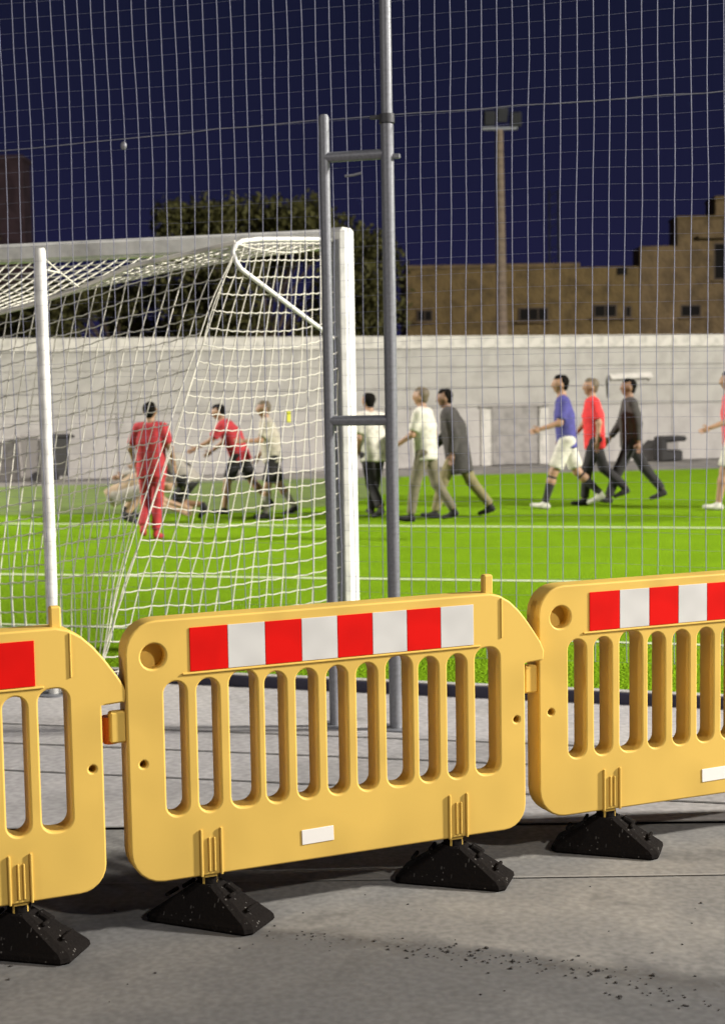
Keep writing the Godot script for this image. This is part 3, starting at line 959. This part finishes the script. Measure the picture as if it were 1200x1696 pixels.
	person("person in a pink-red shirt and white shorts on the open turf", {at = Vector3(4.57, 0.05, -17.83), yaw = -95.0, h = 1.70, hip_l = 18.0, hip_r = -18.0, knee_l = 8.0, knee_r = 22.0, lean = 4.0, arm_l = 10.0, arm_r = -16.0, elb_l = 60.0, elb_r = 30.0, skin = sk, shirt = pink, legs = white, shoes = shoe_w, hair = hair, shorts = true, hem = 0.14, group = walk})

# ------------------------------------------------------------------ far things
func build_wall() -> void:
	var yaw := deg_to_rad(16.4)
	var t := thing("boundary_wall", "long pale precast wall behind the pitch with level courses", "wall", Vector3(-8, 0, -26.5), yaw)
	var back := MB.new()
	back.box(Vector3(8.0, 1.30, -0.13), Vector3(44.0, 2.60, 0.12))
	obj("backing", back.mesh(), M.wall_b, t)
	var courses := [[1.205, 1.60], [1.60, 2.02], [2.02, 2.385]]
	var L := 2.92
	for c in courses.size():
		var y0: float = courses[c][0]
		var y1: float = courses[c][1]
		for k in 15:
			var x0 := -14.0 + k * L
			var mb := MB.new()
			mb.box(Vector3(x0 + L * 0.5, (y0 + y1) * 0.5, -0.045 + rng.randf_range(-0.004, 0.004)), Vector3(L - 0.005, y1 - y0 - 0.009, 0.09), 0.005)
			obj("plank", mb.mesh(), M.wall if rng.randf() < 0.6 else M.wall_b, t)
	for k in 15:
		var x0 := -14.0 + k * L
		var mb := MB.new()
		mb.box(Vector3(x0 + L * 0.5, 2.52, -0.05), Vector3(L - 0.005, 0.255, 0.14), 0.008)
		obj("coping", mb.mesh(), M.pale, t)
		var lo := MB.new()
		lo.box(Vector3(x0 + L * 0.5, 0.60, -0.04 + rng.randf_range(-0.003, 0.003)), Vector3(L - 0.008, 1.195, 0.11), 0.008)
		obj("lower_panel", lo.mesh(), M.plaster, t)
	var g := thing("steel_gate", "low grey gate set in a white frame against the pale wall", "gate", Vector3(-8, 0, -26.5) + Basis(Vector3.UP, yaw) * Vector3(11.6, 0, 0.05), yaw)
	var gm := MB.new()
	gm.box(Vector3(0, 0.60, 0), Vector3(1.02, 1.17, 0.04), 0.006)
	obj("leaf_panel", gm.mesh(), M.gate, g)
	var li := MB.new()
	li.box(Vector3(0, 1.215, 0.01), Vector3(1.5, 0.045, 0.07), 0.006)
	obj("lintel", li.mesh(), M.gate, g)
	for q in [-0.62, 0.64]:
		var j := MB.new()
		j.box(Vector3(q, 0.585, 0), Vector3(0.2, 1.16, 0.05), 0.006)
		obj("jamb", j.mesh(), M.pale, g)
	var a := thing("awning", "small white sheet awning sloping out from the pale wall", "awning", Vector3(-8, 0, -26.5) + Basis(Vector3.UP, yaw) * Vector3(14.2, 1.62, 0.02), yaw)
	var am := MB.new()
	am.box(Vector3(0.02, 0.17, 0.07), Vector3(0.96, 0.025, 0.16), 0.005, Basis(Vector3.BACK, 0.03) * Basis(Vector3.RIGHT, 0.75))
	obj("sheet", am.mesh(), M.pale, a)
	var ck := MB.new()
	var c3 := [Vector2(-0.50, 0.13), Vector2(0.50, 0.11), Vector2(0.42, 0.02), Vector2(-0.48, -0.26)]
	for z in [0.05, 0.02]:
		ck.quad(Vector3(c3[0].x, c3[0].y, z), Vector3(c3[1].x, c3[1].y, z), Vector3(c3[2].x, c3[2].y, z), Vector3(c3[3].x, c3[3].y, z), Vector3(0, 0, 1 if z > 0.03 else -1))
	for e in 4:
		var p: Vector2 = c3[e]; var q: Vector2 = c3[(e + 1) % 4]
		ck.quad(Vector3(p.x, p.y, 0.02), Vector3(q.x, q.y, 0.02), Vector3(q.x, q.y, 0.05), Vector3(p.x, p.y, 0.05), Vector3((p + q).x, (p + q).y, 0))
	obj("valance", ck.mesh(), M.wall_b, a)
	for q in [-0.42, 0.42]:
		var br := MB.new()
		br.tube([Vector3(q, 0.02, 0.0), Vector3(q, 0.10, 0.10)], 0.010, 6)
		obj("bracket", br.mesh(), M.pale, a)

func wheelie_bin(label: String, at: Vector3, yaw: float, m: Material, lid: Material) -> void:
	var t := thing("wheelie_bin", label, "bin", at, yaw, "bins by the wall")
	t.scale = Vector3(0.66, 0.98, 0.66)
	var b := MB.new()
	for q in [[0.10, 0.19, 0.19, 0.80, 0.245, 0.25]]:
		var A := [Vector3(-q[1], q[0], -q[2]), Vector3(q[1], q[0], -q[2]), Vector3(q[1], q[0], q[2]), Vector3(-q[1], q[0], q[2])]
		var B := [Vector3(-q[4], q[3], -q[5]), Vector3(q[4], q[3], -q[5]), Vector3(q[4], q[3], q[5]), Vector3(-q[4], q[3], q[5])]
		for k in 4: b.quad(A[k], A[(k + 1) % 4], B[(k + 1) % 4], B[k], A[k] + A[(k + 1) % 4] - Vector3(0, 0.2, 0))
		b.quad(A[0], A[1], A[2], A[3], Vector3.DOWN)
		b.quad(B[0], B[1], B[2], B[3], Vector3.UP)
	for x in [-0.12, 0.0, 0.12]: b.box(Vector3(x, 0.45, 0.216), Vector3(0.03, 0.62, 0.02), 0.006, Basis(Vector3.RIGHT, 0.085))
	obj("body", b.mesh(), m, t)
	var l := MB.new()
	l.box(Vector3(0, 0.845, 0.0), Vector3(0.56, 0.09, 0.58), 0.03)
	l.box(Vector3(0.32, 0.845, 0.0), Vector3(0.14, 0.05, 0.46), 0.015)
	obj("lid", l.mesh(), lid, t)
	for s in [-1.0, 1.0]:
		var w := MB.new()
		w.tube([Vector3(-0.16, 0.10, s * 0.20), Vector3(-0.16, 0.10, s * 0.25)], 0.10, 14)
		obj("wheel", w.mesh(), M.black, t)

func window(parent: Node, c: Vector3, w: float, h: float, lights: int) -> void:
	var f := MB.new()
	f.box(c, Vector3(w, h, 0.05), 0.005)
	var fo := obj("window", f.mesh(), M.frame, parent)
	var pw := (w - 0.06) / lights - 0.03
	for k in lights:
		var p := MB.new()
		p.box(c + Vector3(-w * 0.5 + 0.045 + pw * 0.5 + k * (pw + 0.03), 0, 0.022), Vector3(pw, h - 0.09, 0.012))
		obj("pane", p.mesh(), M.glass, fo)
	var s := MB.new()
	s.box(c + Vector3(0, -h * 0.5 - 0.03, 0.05), Vector3(w + 0.16, 0.05, 0.13), 0.01)
	obj("sill", s.mesh(), M.block_b, fo)

func build_far() -> void:
	# low house beyond the wall
	var a := thing("low_house", "low flat-roofed brown house showing above the pale wall", "house", Vector3(4.7, 0, -42))
	var w := MB.new()
	w.box(Vector3(0, 2.5, -3.0), Vector3(6.7, 5.0, 6.0), 0.03)
	obj("wall", w.mesh(), M.block, a)
	var pr := MB.new()
	pr.box(Vector3(-0.85, 5.06, -3.0), Vector3(5.0, 0.12, 6.04), 0.02)
	obj("parapet", pr.mesh(), M.block_b, a)
	window(a, Vector3(-2.82, 3.68, 0.02), 0.46, 0.34, 2)
	window(a, Vector3(0.30, 3.67, 0.02), 0.86, 0.40, 3)
	window(a, Vector3(2.36, 3.73, 0.02), 0.68, 0.38, 2)
	window(a, Vector3(3.02, 3.70, 0.02), 0.2, 0.34, 1)
	var vn := MB.new()
	vn.box(Vector3(2.85, 4.86, 0.01), Vector3(0.28, 0.2, 0.05), 0.005)
	obj("vent", vn.mesh(), M.glass, a)
	var b := thing("stepped_house", "tall brown house with a stepped roof and dark windows", "house", Vector3(8.05, 0, -42))
	var bw := MB.new()
	bw.box(Vector3(0.56, 2.78, -0.55), Vector3(1.1, 5.56, 1.1), 0.03)
	bw.box(Vector3(2.3, 3.16, -0.65), Vector3(2.4, 6.32, 1.1), 0.03)
	bw.box(Vector3(4.4, 3.42, -0.75), Vector3(4.4, 6.84, 1.2), 0.03)
	obj("wall", bw.mesh(), M.block_b, b)
	var bp := MB.new()
	bp.box(Vector3(2.3, 6.36, -0.65), Vector3(2.44, 0.10, 1.14), 0.02)
	bp.box(Vector3(4.4, 6.90, -0.75), Vector3(4.44, 0.12, 1.24), 0.02)
	obj("parapet", bp.mesh(), M.block, b)
	var lg := MB.new()
	lg.box(Vector3(2.6, 5.78, 0.0), Vector3(1.9, 0.09, 0.3), 0.02)
	obj("ledge", lg.mesh(), M.block_b, b)
	window(b, Vector3(2.56, 5.1, -0.12), 0.82, 1.06, 2)
	window(b, Vector3(2.72, 6.08, -0.12), 0.62, 0.40, 1)
	window(b, Vector3(1.5, 3.7, -0.12), 0.6, 0.36, 1)
	var tb := thing("tower_block", "dark plum-brown building standing far off beyond the goal", "building", Vector3(-17.1, 0, -60))
	var tw := MB.new()
	tw.box(Vector3(0, 5.6, -0.75), Vector3(7.0, 11.2, 1.5), 0.05)
	obj("wall", tw.mesh(), M.plum, tb)
	var tp := MB.new()
	tp.box(Vector3(0, 11.25, -0.75), Vector3(7.1, 0.2, 1.6), 0.03)
	obj("parapet", tp.mesh(), M.plum, tb)
	for k in 3:
		for f in 2: window(tb, Vector3(-2.2 + k * 2.1, 8.6 - f * 3.0, 0.02), 1.0, 1.2, 2)
	# mast beyond the wall, its lamps out
	var m := thing("lamp_mast", "brown concrete mast with unlit floodlights on its crossbar, behind the wall", "lamp post", Vector3(3.33, 0, -34))
	var p := MB.new()
	p.tube([Vector3.ZERO, Vector3(-0.04, 7.5, 0)], [0.15, 0.09], 14)
	obj("pole", p.mesh(), M.concrete_pole, m)
	var ca := MB.new()
	ca.box(Vector3(-0.03, 7.53, 0.02), Vector3(0.82, 0.07, 0.09), 0.01)
	obj("crossbar", ca.mesh(), M.steel, m)
	for q in [[-0.27, 7.76, 0.0], [0.02, 7.83, 0.12], [0.33, 7.72, -0.05]]:
		var h := MB.new()
		var bs := Basis(Vector3.UP, q[2]) * Basis(Vector3.RIGHT, 0.45)
		h.box(Vector3(q[0], q[1], 0.08), Vector3(0.27, 0.34, 0.15), 0.03, bs)
		var ho := obj("lamp_head", h.mesh(), M.lamp_body, m)
		var l := MB.new()
		l.box(Vector3(q[0], q[1], 0.08) + bs.z * 0.078, Vector3(0.22, 0.28, 0.01), 0.003, bs)
		obj("lens", l.mesh(), M.lens_off, ho)
	var an := thing("lattice_mast", "thin grey twin-legged mast far behind the brown houses", "mast", Vector3(9.34, 0, -70))
	for s in [-0.22, 0.22]:
		var am := MB.new()
		am.tube([Vector3(s, 0, 0), Vector3(s, 10.9, 0)], 0.05, 6)
		obj("leg", am.mesh(), M.steel, an)
	for k in 9:
		var am := MB.new()
		am.tube([Vector3(-0.22, 6.6 + k * 0.5, 0), Vector3(0.22, 6.85 + k * 0.5, 0)], 0.022, 5)
		obj("brace", am.mesh(), M.steel, an)
	build_tree("tall broad olive tree rising above the goal crossbar", Vector3(-2.4, 0, -37.5), 4242, 1.0)
	build_tree("low dark tree behind the wall beside the taller olive tree", Vector3(-6.3, 0, -38.2), 777, 0.70)
	build_tree("low dark tree behind the wall below the plum-brown building", Vector3(-11.2, 0, -39.0), 555, 0.66)
	wheelie_bin("dark wheeled bin with a black lid by the wall", Vector3(-5.55, 0, -26.75), deg_to_rad(16.0), M.bin, M.black)
	wheelie_bin("light grey wheeled bin by the wall", Vector3(-6.12, 0, -26.65), deg_to_rad(200.0), M.bin_grey, M.bin_grey)
	var e := thing("equipment_chest", "black chest with an overhanging lid on the paving by the wall", "chest", Vector3(6.42, 0, -30.3), deg_to_rad(14.0))
	var eb := MB.new()
	eb.box(Vector3(-0.19, 0.26, 0), Vector3(0.12, 0.50, 0.42), 0.02)
	eb.box(Vector3(0.02, 0.12, 0), Vector3(0.40, 0.22, 0.42), 0.03)
	obj("body", eb.mesh(), M.black, e)
	var el := MB.new()
	el.box(Vector3(0.04, 0.47, 0.0), Vector3(0.54, 0.11, 0.46), 0.04)
	obj("lid", el.mesh(), M.black, e)
	var eg := MB.new()
	eg.box(Vector3(0.0, 0.32, -0.02), Vector3(0.30, 0.17, 0.34), 0.01)
	obj("inner_box", eg.mesh(), M.bin_grey, e)

func build_tree(label: String, at: Vector3, seed_: int, k_: float) -> void:
	rng.seed = seed_
	var t := thing("broad_tree", label, "tree", at, 0.0, "trees behind the wall")
	t.scale = Vector3(1.0, k_, 1.0)
	var tr := MB.new()
	tr.tube([Vector3.ZERO, Vector3(0.08, 1.4, 0), Vector3(-0.05, 2.6, 0.05)], [0.26, 0.2, 0.16], 10)
	var clumps := []
	for k in 34:
		var x := rng.randf_range(-2.5, 2.9)
		var top := 6.35 - 0.10 * absf(x) - (0.45 * maxf(0.0, x - 1.6))
		var y := rng.randf_range(2.5, top - 0.45)
		clumps.append([Vector3(x, y, rng.randf_range(-1.5, 1.5)), rng.randf_range(0.55, 0.95)])
	for k in 9:
		var x := -2.3 + k * 0.58
		clumps.append([Vector3(x, 5.95 + 0.12 * sin(k * 2.3) - 0.6 * maxf(0.0, x - 1.3), rng.randf_range(-0.6, 0.8)), 0.62])
	for c in clumps:
		var p: Vector3 = c[0]
		tr.tube([Vector3(-0.05, 2.2, 0.05), Vector3(p.x * 0.4, lerpf(2.4, p.y, 0.55), p.z * 0.4), p], [0.06, 0.03, 0.012], 6)
	obj("trunk", tr.mesh(), M.trunk, t)
	var cr := MB.new()
	for c in clumps:
		for q in 520:
			var d: Vector3 = Vector3(rng.randfn(), rng.randfn() * 0.8, rng.randfn()).normalized() * pow(rng.randf(), 0.45) * c[1] * (0.8 + 0.35 * rng.randf())
			var p: Vector3 = c[0] + d
			var u := Vector3(rng.randfn(), rng.randfn(), rng.randfn()).normalized()
			var w := u.cross(Vector3(rng.randfn(), rng.randfn(), rng.randfn())).normalized()
			var l := rng.randf_range(0.06, 0.12)
			cr.quad(p - u * l, p + w * l * 0.5, p + u * l, p - w * l * 0.5)
	obj("crown", cr.mesh(), M.leaf, t)

# ------------------------------------------------------------------ ground
func sheet(pts: Array, y: float) -> ArrayMesh:
	var mb := MB.new()
	for k in range(1, pts.size() - 1):
		var a := Vector3(pts[0].x, y, pts[0].y); var b := Vector3(pts[k].x, y, pts[k].y); var c := Vector3(pts[k + 1].x, y, pts[k + 1].y)
		if (c - a).cross(b - a).y < 0.0: mb.tri(a, c, b, Vector3.UP)
		else: mb.tri(a, b, c, Vector3.UP)
	return mb.mesh()

func ground_image(n: int, org: Vector2, span: float, base: Color, dusty: Color, dark: Color, seed_: int, trails: bool) -> ImageTexture:
	var mk := func(f: float, sd: int, oct: int, rid := false) -> PackedByteArray:
		var z := FastNoiseLite.new()
		z.noise_type = FastNoiseLite.TYPE_SIMPLEX_SMOOTH
		z.seed = sd; z.frequency = f; z.fractal_octaves = oct
		if rid: z.fractal_type = FastNoiseLite.FRACTAL_RIDGED
		var im := z.get_image(n, n)
		im.convert(Image.FORMAT_L8)
		return im.get_data()
	var k := 1024.0 / n
	var a: PackedByteArray = mk.call(0.004 * k, seed_, 4)
	var b: PackedByteArray = mk.call(0.018 * k, seed_ + 1, 4)
	var c: PackedByteArray = mk.call(0.25 * k, seed_ + 2, 3)
	var e: PackedByteArray = mk.call(0.0075 * k, seed_ + 3, 3, true)
	var d := PackedByteArray(); d.resize(n * n * 3)
	var concrete := lin(0.150, 0.145, 0.138)  # paler concrete by the barriers: lamp light painted into the tone
	var lit_sand := lin(0.20, 0.19, 0.174)
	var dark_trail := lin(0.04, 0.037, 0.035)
	var path := [Vector2(-0.45, -4.20), Vector2(-0.1, -4.13), Vector2(0.18, -4.02), Vector2(0.34, -3.95), Vector2(0.62, -3.86), Vector2(0.95, -3.74), Vector2(1.3, -3.65)]
	for y in n:
		for x in n:
			var q := y * n + x
			var fa := a[q] / 255.0
			var fb := b[q] / 255.0
			var fc := c[q] / 255.0
			var fe := e[q] / 255.0
			var dust := smoothstep(0.45, 0.72, fa * 0.6 + fb * 0.4)
			dust = maxf(dust, smoothstep(0.70, 0.95, fe) * 0.55)
			var col := base.lerp(dusty, dust)
			var dk := smoothstep(0.56, 0.75, fb * 0.55 + (1.0 - fa) * 0.45) * 0.55
			var trail := 0.0
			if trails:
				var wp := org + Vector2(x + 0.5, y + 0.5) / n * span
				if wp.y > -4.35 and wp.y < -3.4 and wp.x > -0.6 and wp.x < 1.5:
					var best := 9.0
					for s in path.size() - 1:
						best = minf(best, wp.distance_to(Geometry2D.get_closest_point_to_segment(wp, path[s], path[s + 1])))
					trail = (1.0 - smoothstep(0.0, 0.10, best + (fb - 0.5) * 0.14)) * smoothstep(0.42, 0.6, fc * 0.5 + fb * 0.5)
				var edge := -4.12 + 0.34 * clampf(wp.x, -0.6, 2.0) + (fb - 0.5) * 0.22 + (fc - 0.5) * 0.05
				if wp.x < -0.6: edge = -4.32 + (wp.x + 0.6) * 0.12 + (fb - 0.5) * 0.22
				col = col.lerp(Color(concrete.r, concrete.g, concrete.b).lerp(lit_sand, dust), 1.0 - smoothstep(edge - 0.07, edge + 0.07, wp.y))
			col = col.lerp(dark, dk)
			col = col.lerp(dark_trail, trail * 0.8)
			var g := 0.86 + 0.28 * fc
			d[q * 3] = int(clampf(col.r * g, 0, 1) * 255.0)
			d[q * 3 + 1] = int(clampf(col.g * g, 0, 1) * 255.0)
			d[q * 3 + 2] = int(clampf(col.b * g, 0, 1) * 255.0)
	var im := Image.create_from_data(n, n, false, Image.FORMAT_RGB8, d)
	im.generate_mipmaps()
	return ImageTexture.create_from_image(im)

func mapped(tex: Texture2D, org: Vector2, span: float, rough: float) -> StandardMaterial3D:
	# the sheets' texture coordinates are their x and z in metres
	var m := StandardMaterial3D.new()
	m.albedo_texture = tex
	m.roughness = rough
	m.uv1_scale = Vector3(1.0 / span, 1.0 / span, 1)
	m.uv1_offset = Vector3(-org.x / span, -org.y / span, 0)
	return m

func build_ground() -> void:
	var s16 := tan(deg_to_rad(17.0))
	var near := func(x: float) -> float: return -7.55 + s16 * x     # foot of the kerb
	var bump := bump_tex(0.12, 4.0, 77, 512)
	# far ground
	var far_m := mat(lin(0.17, 0.155, 0.14), 0.95, 0.0, noise_tex(0.02, 0.7, 1.2, 31), 0.4, null, true)
	struct("ground", sheet([Vector2(-300, 60), Vector2(300, 60), Vector2(300, -400), Vector2(-300, -400)], -0.006), far_m)
	# road with dust and grit; the lit zone by the barriers is painted in
	var org := Vector2(-5, -5.9)
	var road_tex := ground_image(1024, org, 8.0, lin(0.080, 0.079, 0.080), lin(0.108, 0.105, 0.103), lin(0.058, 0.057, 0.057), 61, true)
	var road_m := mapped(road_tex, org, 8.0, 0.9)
	var j := func(x: float) -> float: return -5.20 + 0.02 * x
	var seam := func(x: float) -> float: return -4.62 + 0.005 * x
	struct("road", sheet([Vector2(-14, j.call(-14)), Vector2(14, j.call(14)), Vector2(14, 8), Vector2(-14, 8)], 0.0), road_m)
	# concrete apron up to the kerb, its stronger light painted as a paler tone
	var org2 := Vector2(-5, -12.5)
	var ap_m := mapped(ground_image(768, org2, 10.0, lin(0.36, 0.345, 0.345), lin(0.40, 0.38, 0.37), lin(0.29, 0.278, 0.275), 131, false), org2, 10.0, 0.9)
	struct("pavement", sheet([Vector2(-14, j.call(-14) - 0.012), Vector2(7.5, j.call(7.5) - 0.012), Vector2(7.5, near.call(7.5)), Vector2(-14, near.call(-14))], 0.004), ap_m)
	# pale joints in the paving
	var jm := mat(lin(0.22, 0.212, 0.20), 0.95)
	struct("paving_joint", sheet([Vector2(-10, seam.call(-10) - 0.006), Vector2(10, seam.call(10) - 0.006), Vector2(10, seam.call(10) + 0.006), Vector2(-10, seam.call(-10) + 0.006)], 0.004), jm)
	var dm := mat(lin(0.12, 0.115, 0.11), 0.95)
	for q in [[-5.21, 0.015, true], [-5.72, 0.022, false], [-6.18, 0.03, false], [-6.55, 0.05, false]]:
		var f := func(x: float) -> float: return q[0] + x * (0.02 if q[2] else s16 * 0.75)
		struct("paving_joint", sheet([Vector2(-9, f.call(-9) - 0.007), Vector2(9, f.call(9) - 0.007), Vector2(9, f.call(9) + 0.007), Vector2(-9, f.call(-9) + 0.007)], 0.008), jm if q[2] else dm)
	# kerb
	var kd := Basis(Vector3.UP, deg_to_rad(-17.0))
	var kb := MB.new()
	kb.box(Vector3(0, 0.026, near.call(0)) + kd * Vector3(0, 0, -0.035), Vector3(50, 0.068, 0.07), 0.005, kd)
	struct("kerb", kb.mesh(), M.navy)
	var kt := MB.new()
	kt.box(Vector3(0, 0.064, near.call(0)) + kd * Vector3(0, 0, -0.037), Vector3(50, 0.008, 0.05), 0.002, kd)
	struct("kerb_cap", kt.mesh(), M.kerb_top)
	var so := MB.new()
	so.box(Vector3(0, 0.012, near.call(0)) + kd * Vector3(0, 0, -0.11), Vector3(50, 0.03, 0.075), 0.0, kd)
	struct("shaded_soil_strip", so.mesh(), M.shaded_soil)  # dark strip carries the shadow between kerb and turf in its colour
	# turf
	var tn := func(x: float) -> float: return near.call(x) - 0.15
	var farz := func(x: float) -> float: return -25.5 - 0.155 * x
	var tex := turf_image(lin(0.130, 0.240, 0.007), lin(0.160, 0.285, 0.009), 201)
	var tm := mat(Color.WHITE, 0.85, 0.0, tex, 0.28, bump_tex(0.35, 6.0, 301, 512), true)
	tm.normal_scale = 0.8
	tm.metallic_specular = 0.1
	struct("turf", sheet([Vector2(-24, tn.call(-24)), Vector2(24, tn.call(24)), Vector2(24, farz.call(24)), Vector2(-24, farz.call(-24))], 0.05), tm)
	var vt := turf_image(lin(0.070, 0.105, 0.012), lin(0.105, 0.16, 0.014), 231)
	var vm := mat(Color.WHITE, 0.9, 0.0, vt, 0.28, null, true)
	struct("dark_turf", sheet([Vector2(-22, -20.6), Vector2(-5, -18.75), Vector2(-1.3, -18.6), Vector2(-0.4, -19.4), Vector2(0.4, -21.5), Vector2(0.7, farz.call(0.7) - 0.01), Vector2(-22, farz.call(-22) - 0.01)], 0.054), vm)  # darker green sheet over the far left of the turf
	# pitch markings
	var wm := mat(lin(0.60, 0.66, 0.42), 0.85, 0.0, noise_tex(0.05, 0.75, 1.1, 55), 2.0, null, true)
	for q in [[-9.07, 0.275, 0.055], [-11.80, 0.225, 0.085], [-16.43, 0.245, 0.105]]:
		var f := func(x: float) -> float: return q[0] + q[1] * x
		struct("painted_line", sheet([Vector2(-22, f.call(-22) - q[2] * 0.5), Vector2(22, f.call(22) - q[2] * 0.5), Vector2(22, f.call(22) + q[2] * 0.5), Vector2(-22, f.call(-22) + q[2] * 0.5)], 0.054), wm)
	# paving strip in front of the wall is the far ground; loose grit on the road
	var grit := MB.new()
	rng.seed = 99
	var path := [Vector2(-0.3, -4.17), Vector2(0.15, -4.03), Vector2(0.34, -3.95), Vector2(0.62, -3.86), Vector2(0.85, -3.60)]
	for k in 230:
		var s := rng.randi_range(0, 3)
		var p: Vector2 = path[s].lerp(path[s + 1], rng.randf()) + Vector2(rng.randfn() * 0.06, rng.randfn() * 0.035)
		if k > 185: p = Vector2(rng.randf_range(-1.2, 1.4), rng.randf_range(-4.6, -3.2))
		var r := rng.randf_range(0.0015, 0.004) if k % 9 else rng.randf_range(0.003, 0.007)
		grit.box(Vector3(p.x, r * 0.35, p.y), Vector3(r * 2.0, r, r * 1.5), r * 0.3, Basis(Vector3.UP, rng.randf() * TAU))
	var go := obj("grit", grit.mesh(), M.grit)
	go.set_meta("kind", "stuff")
	tag(go, "loose dark grit scattered across the grey road surface", "grit")

func turf_image(a: Color, b: Color, seed_: int) -> ImageTexture:
	var n := 512
	var z := FastNoiseLite.new()
	z.noise_type = FastNoiseLite.TYPE_SIMPLEX_SMOOTH
	z.seed = seed_; z.frequency = 0.008; z.fractal_octaves = 3
	var im := z.get_seamless_image(n, n); im.convert(Image.FORMAT_L8)
	var d1 := im.get_data()
	z.frequency = 0.3; z.seed = seed_ + 1
	im = z.get_seamless_image(n, n); im.convert(Image.FORMAT_L8)
	var d2 := im.get_data()
	var d := PackedByteArray(); d.resize(n * n * 3)
	for q in n * n:
		var c := a.lerp(b, d1[q] / 255.0)
		var g := 0.8 + 0.4 * d2[q] / 255.0
		d[q * 3] = int(clampf(c.r * g, 0, 1) * 255.0); d[q * 3 + 1] = int(clampf(c.g * g, 0, 1) * 255.0); d[q * 3 + 2] = int(clampf(c.b * g, 0, 1) * 255.0)
	var o := Image.create_from_data(n, n, false, Image.FORMAT_RGB8, d)
	o.generate_mipmaps()
	return ImageTexture.create_from_image(o)

# ------------------------------------------------------------------ scene
func _ready() -> void:
	# camera: eye height 1.6 m, tipped down a little and rolled one degree
	var cam := Camera3D.new()
	cam.name = "camera"
	cam.fov = 38.93
	cam.far = 600.0
	cam.near = 0.05
	add_child(cam)
	cam.position = Vector3(0, 1.6, 0)
	cam.basis = Basis(Vector3.RIGHT, deg_to_rad(-4.835)) * Basis(Vector3.BACK, deg_to_rad(-0.96))
	cam.current = true
	var lens := CameraAttributesPhysical.new()
	lens.frustum_focal_length = 33.96
	lens.frustum_focus_distance = 4.7
	lens.exposure_aperture = 2.7
	lens.frustum_near = 0.05
	lens.frustum_far = 600.0
	cam.attributes = lens
	# night sky
	var env := Environment.new()
	env.background_mode = Environment.BG_SKY
	var sm := ProceduralSkyMaterial.new()
	sm.sky_top_color = lin(0.0066, 0.0085, 0.024)
	sm.sky_horizon_color = lin(0.0175, 0.0162, 0.062)
	sm.sky_curve = 0.09
	sm.ground_bottom_color = lin(0.010, 0.010, 0.014)
	sm.ground_horizon_color = lin(0.0175, 0.0162, 0.062)
	sm.sun_angle_max = 0.0
	var sky := Sky.new()
	sky.sky_material = sm
	env.sky = sky
	env.tonemap_mode = Environment.TONE_MAPPER_LINEAR
	env.tonemap_exposure = 1.0
	env.sdfgi_enabled = true; env.ssao_enabled = true; env.ssil_enabled = true
	var we := WorldEnvironment.new()
	we.name = "environment"
	we.environment = env
	add_child(we)
	# moonlight, very weak
	var moon := DirectionalLight3D.new()
	moon.name = "moon"
	moon.light_energy = 0.02
	moon.light_color = Color(0.75, 0.82, 1.0)
	moon.light_angular_distance = 0.5
	moon.shadow_enabled = true
	add_child(moon)
	moon.rotation_degrees = Vector3(-50, 40, 0)
	make_materials()
	wob.noise_type = FastNoiseLite.TYPE_SIMPLEX_SMOOTH
	wob.seed = 12; wob.frequency = 0.9; wob.fractal_octaves = 2
	rng.seed = 7
	# the lamps that light the place stand outside the picture
	var warm := Color(1.0, 0.98, 0.94)
	floodlight_mast("tall lit floodlight mast on the road side of the pitch corner", Vector3(26, 0, -6), 13.0, Vector3(-3, 0, -17), 2150.0, warm, 62.0, 3)
	floodlight_mast("tall lit floodlight mast beyond the far goal post", Vector3(-24, 0, -20), 13.0, Vector3(3, 0, -21), 1400.0, warm, 28.0, 2)
	floodlight_mast("lit street lamp on the far kerb facing the goal", Vector3(-9.0, 0, 3.0), 7.0, Vector3(0.5, 0, -7.0), 38.0, Color(1.0, 0.975, 0.94), 60.0, 1)
	floodlight_mast("lit street lamp at the road edge facing the barriers", Vector3(7.5, 0, 2.2), 6.4, Vector3(-0.5, 0, -5.5), 72.0, Color(1.0, 0.975, 0.94), 60.0, 1)
	build_ground()
	build_wall()
	build_far()
	rng.seed = 17
	# barriers in a row, each linked to the next
	var d1 := deg_to_rad(23.0)
	var group_p := Vector3(-0.09, 0, -4.42) + Vector3(cos(d1), 0, -sin(d1)) * -0.659
	barrier("yellow plastic barrier with both black feet and all eight stripes in view", group_p, 23.0, [-24.0, -17.0], 0.588, false, 0)
	var d2 := deg_to_rad(22.0)
	barrier("yellow plastic barrier linked past the wing of the middle one", Vector3(0.97, 0, -4.92) + Vector3(cos(d2), 0, -sin(d2)) * -0.424, 22.0, [-18.0, -18.0], 0.70, false, 0, 0.035)
	var d0 := deg_to_rad(24.0)
	barrier("yellow plastic barrier with an orange clip at its joint", Vector3(-1.12, 0, -3.98) + Vector3(cos(d0), 0, -sin(d0)) * (0.390 - 1.325), 24.0, [-20.0, -14.0], 0.5, true, 1)
	build_fence()
	build_goal()
	build_people()
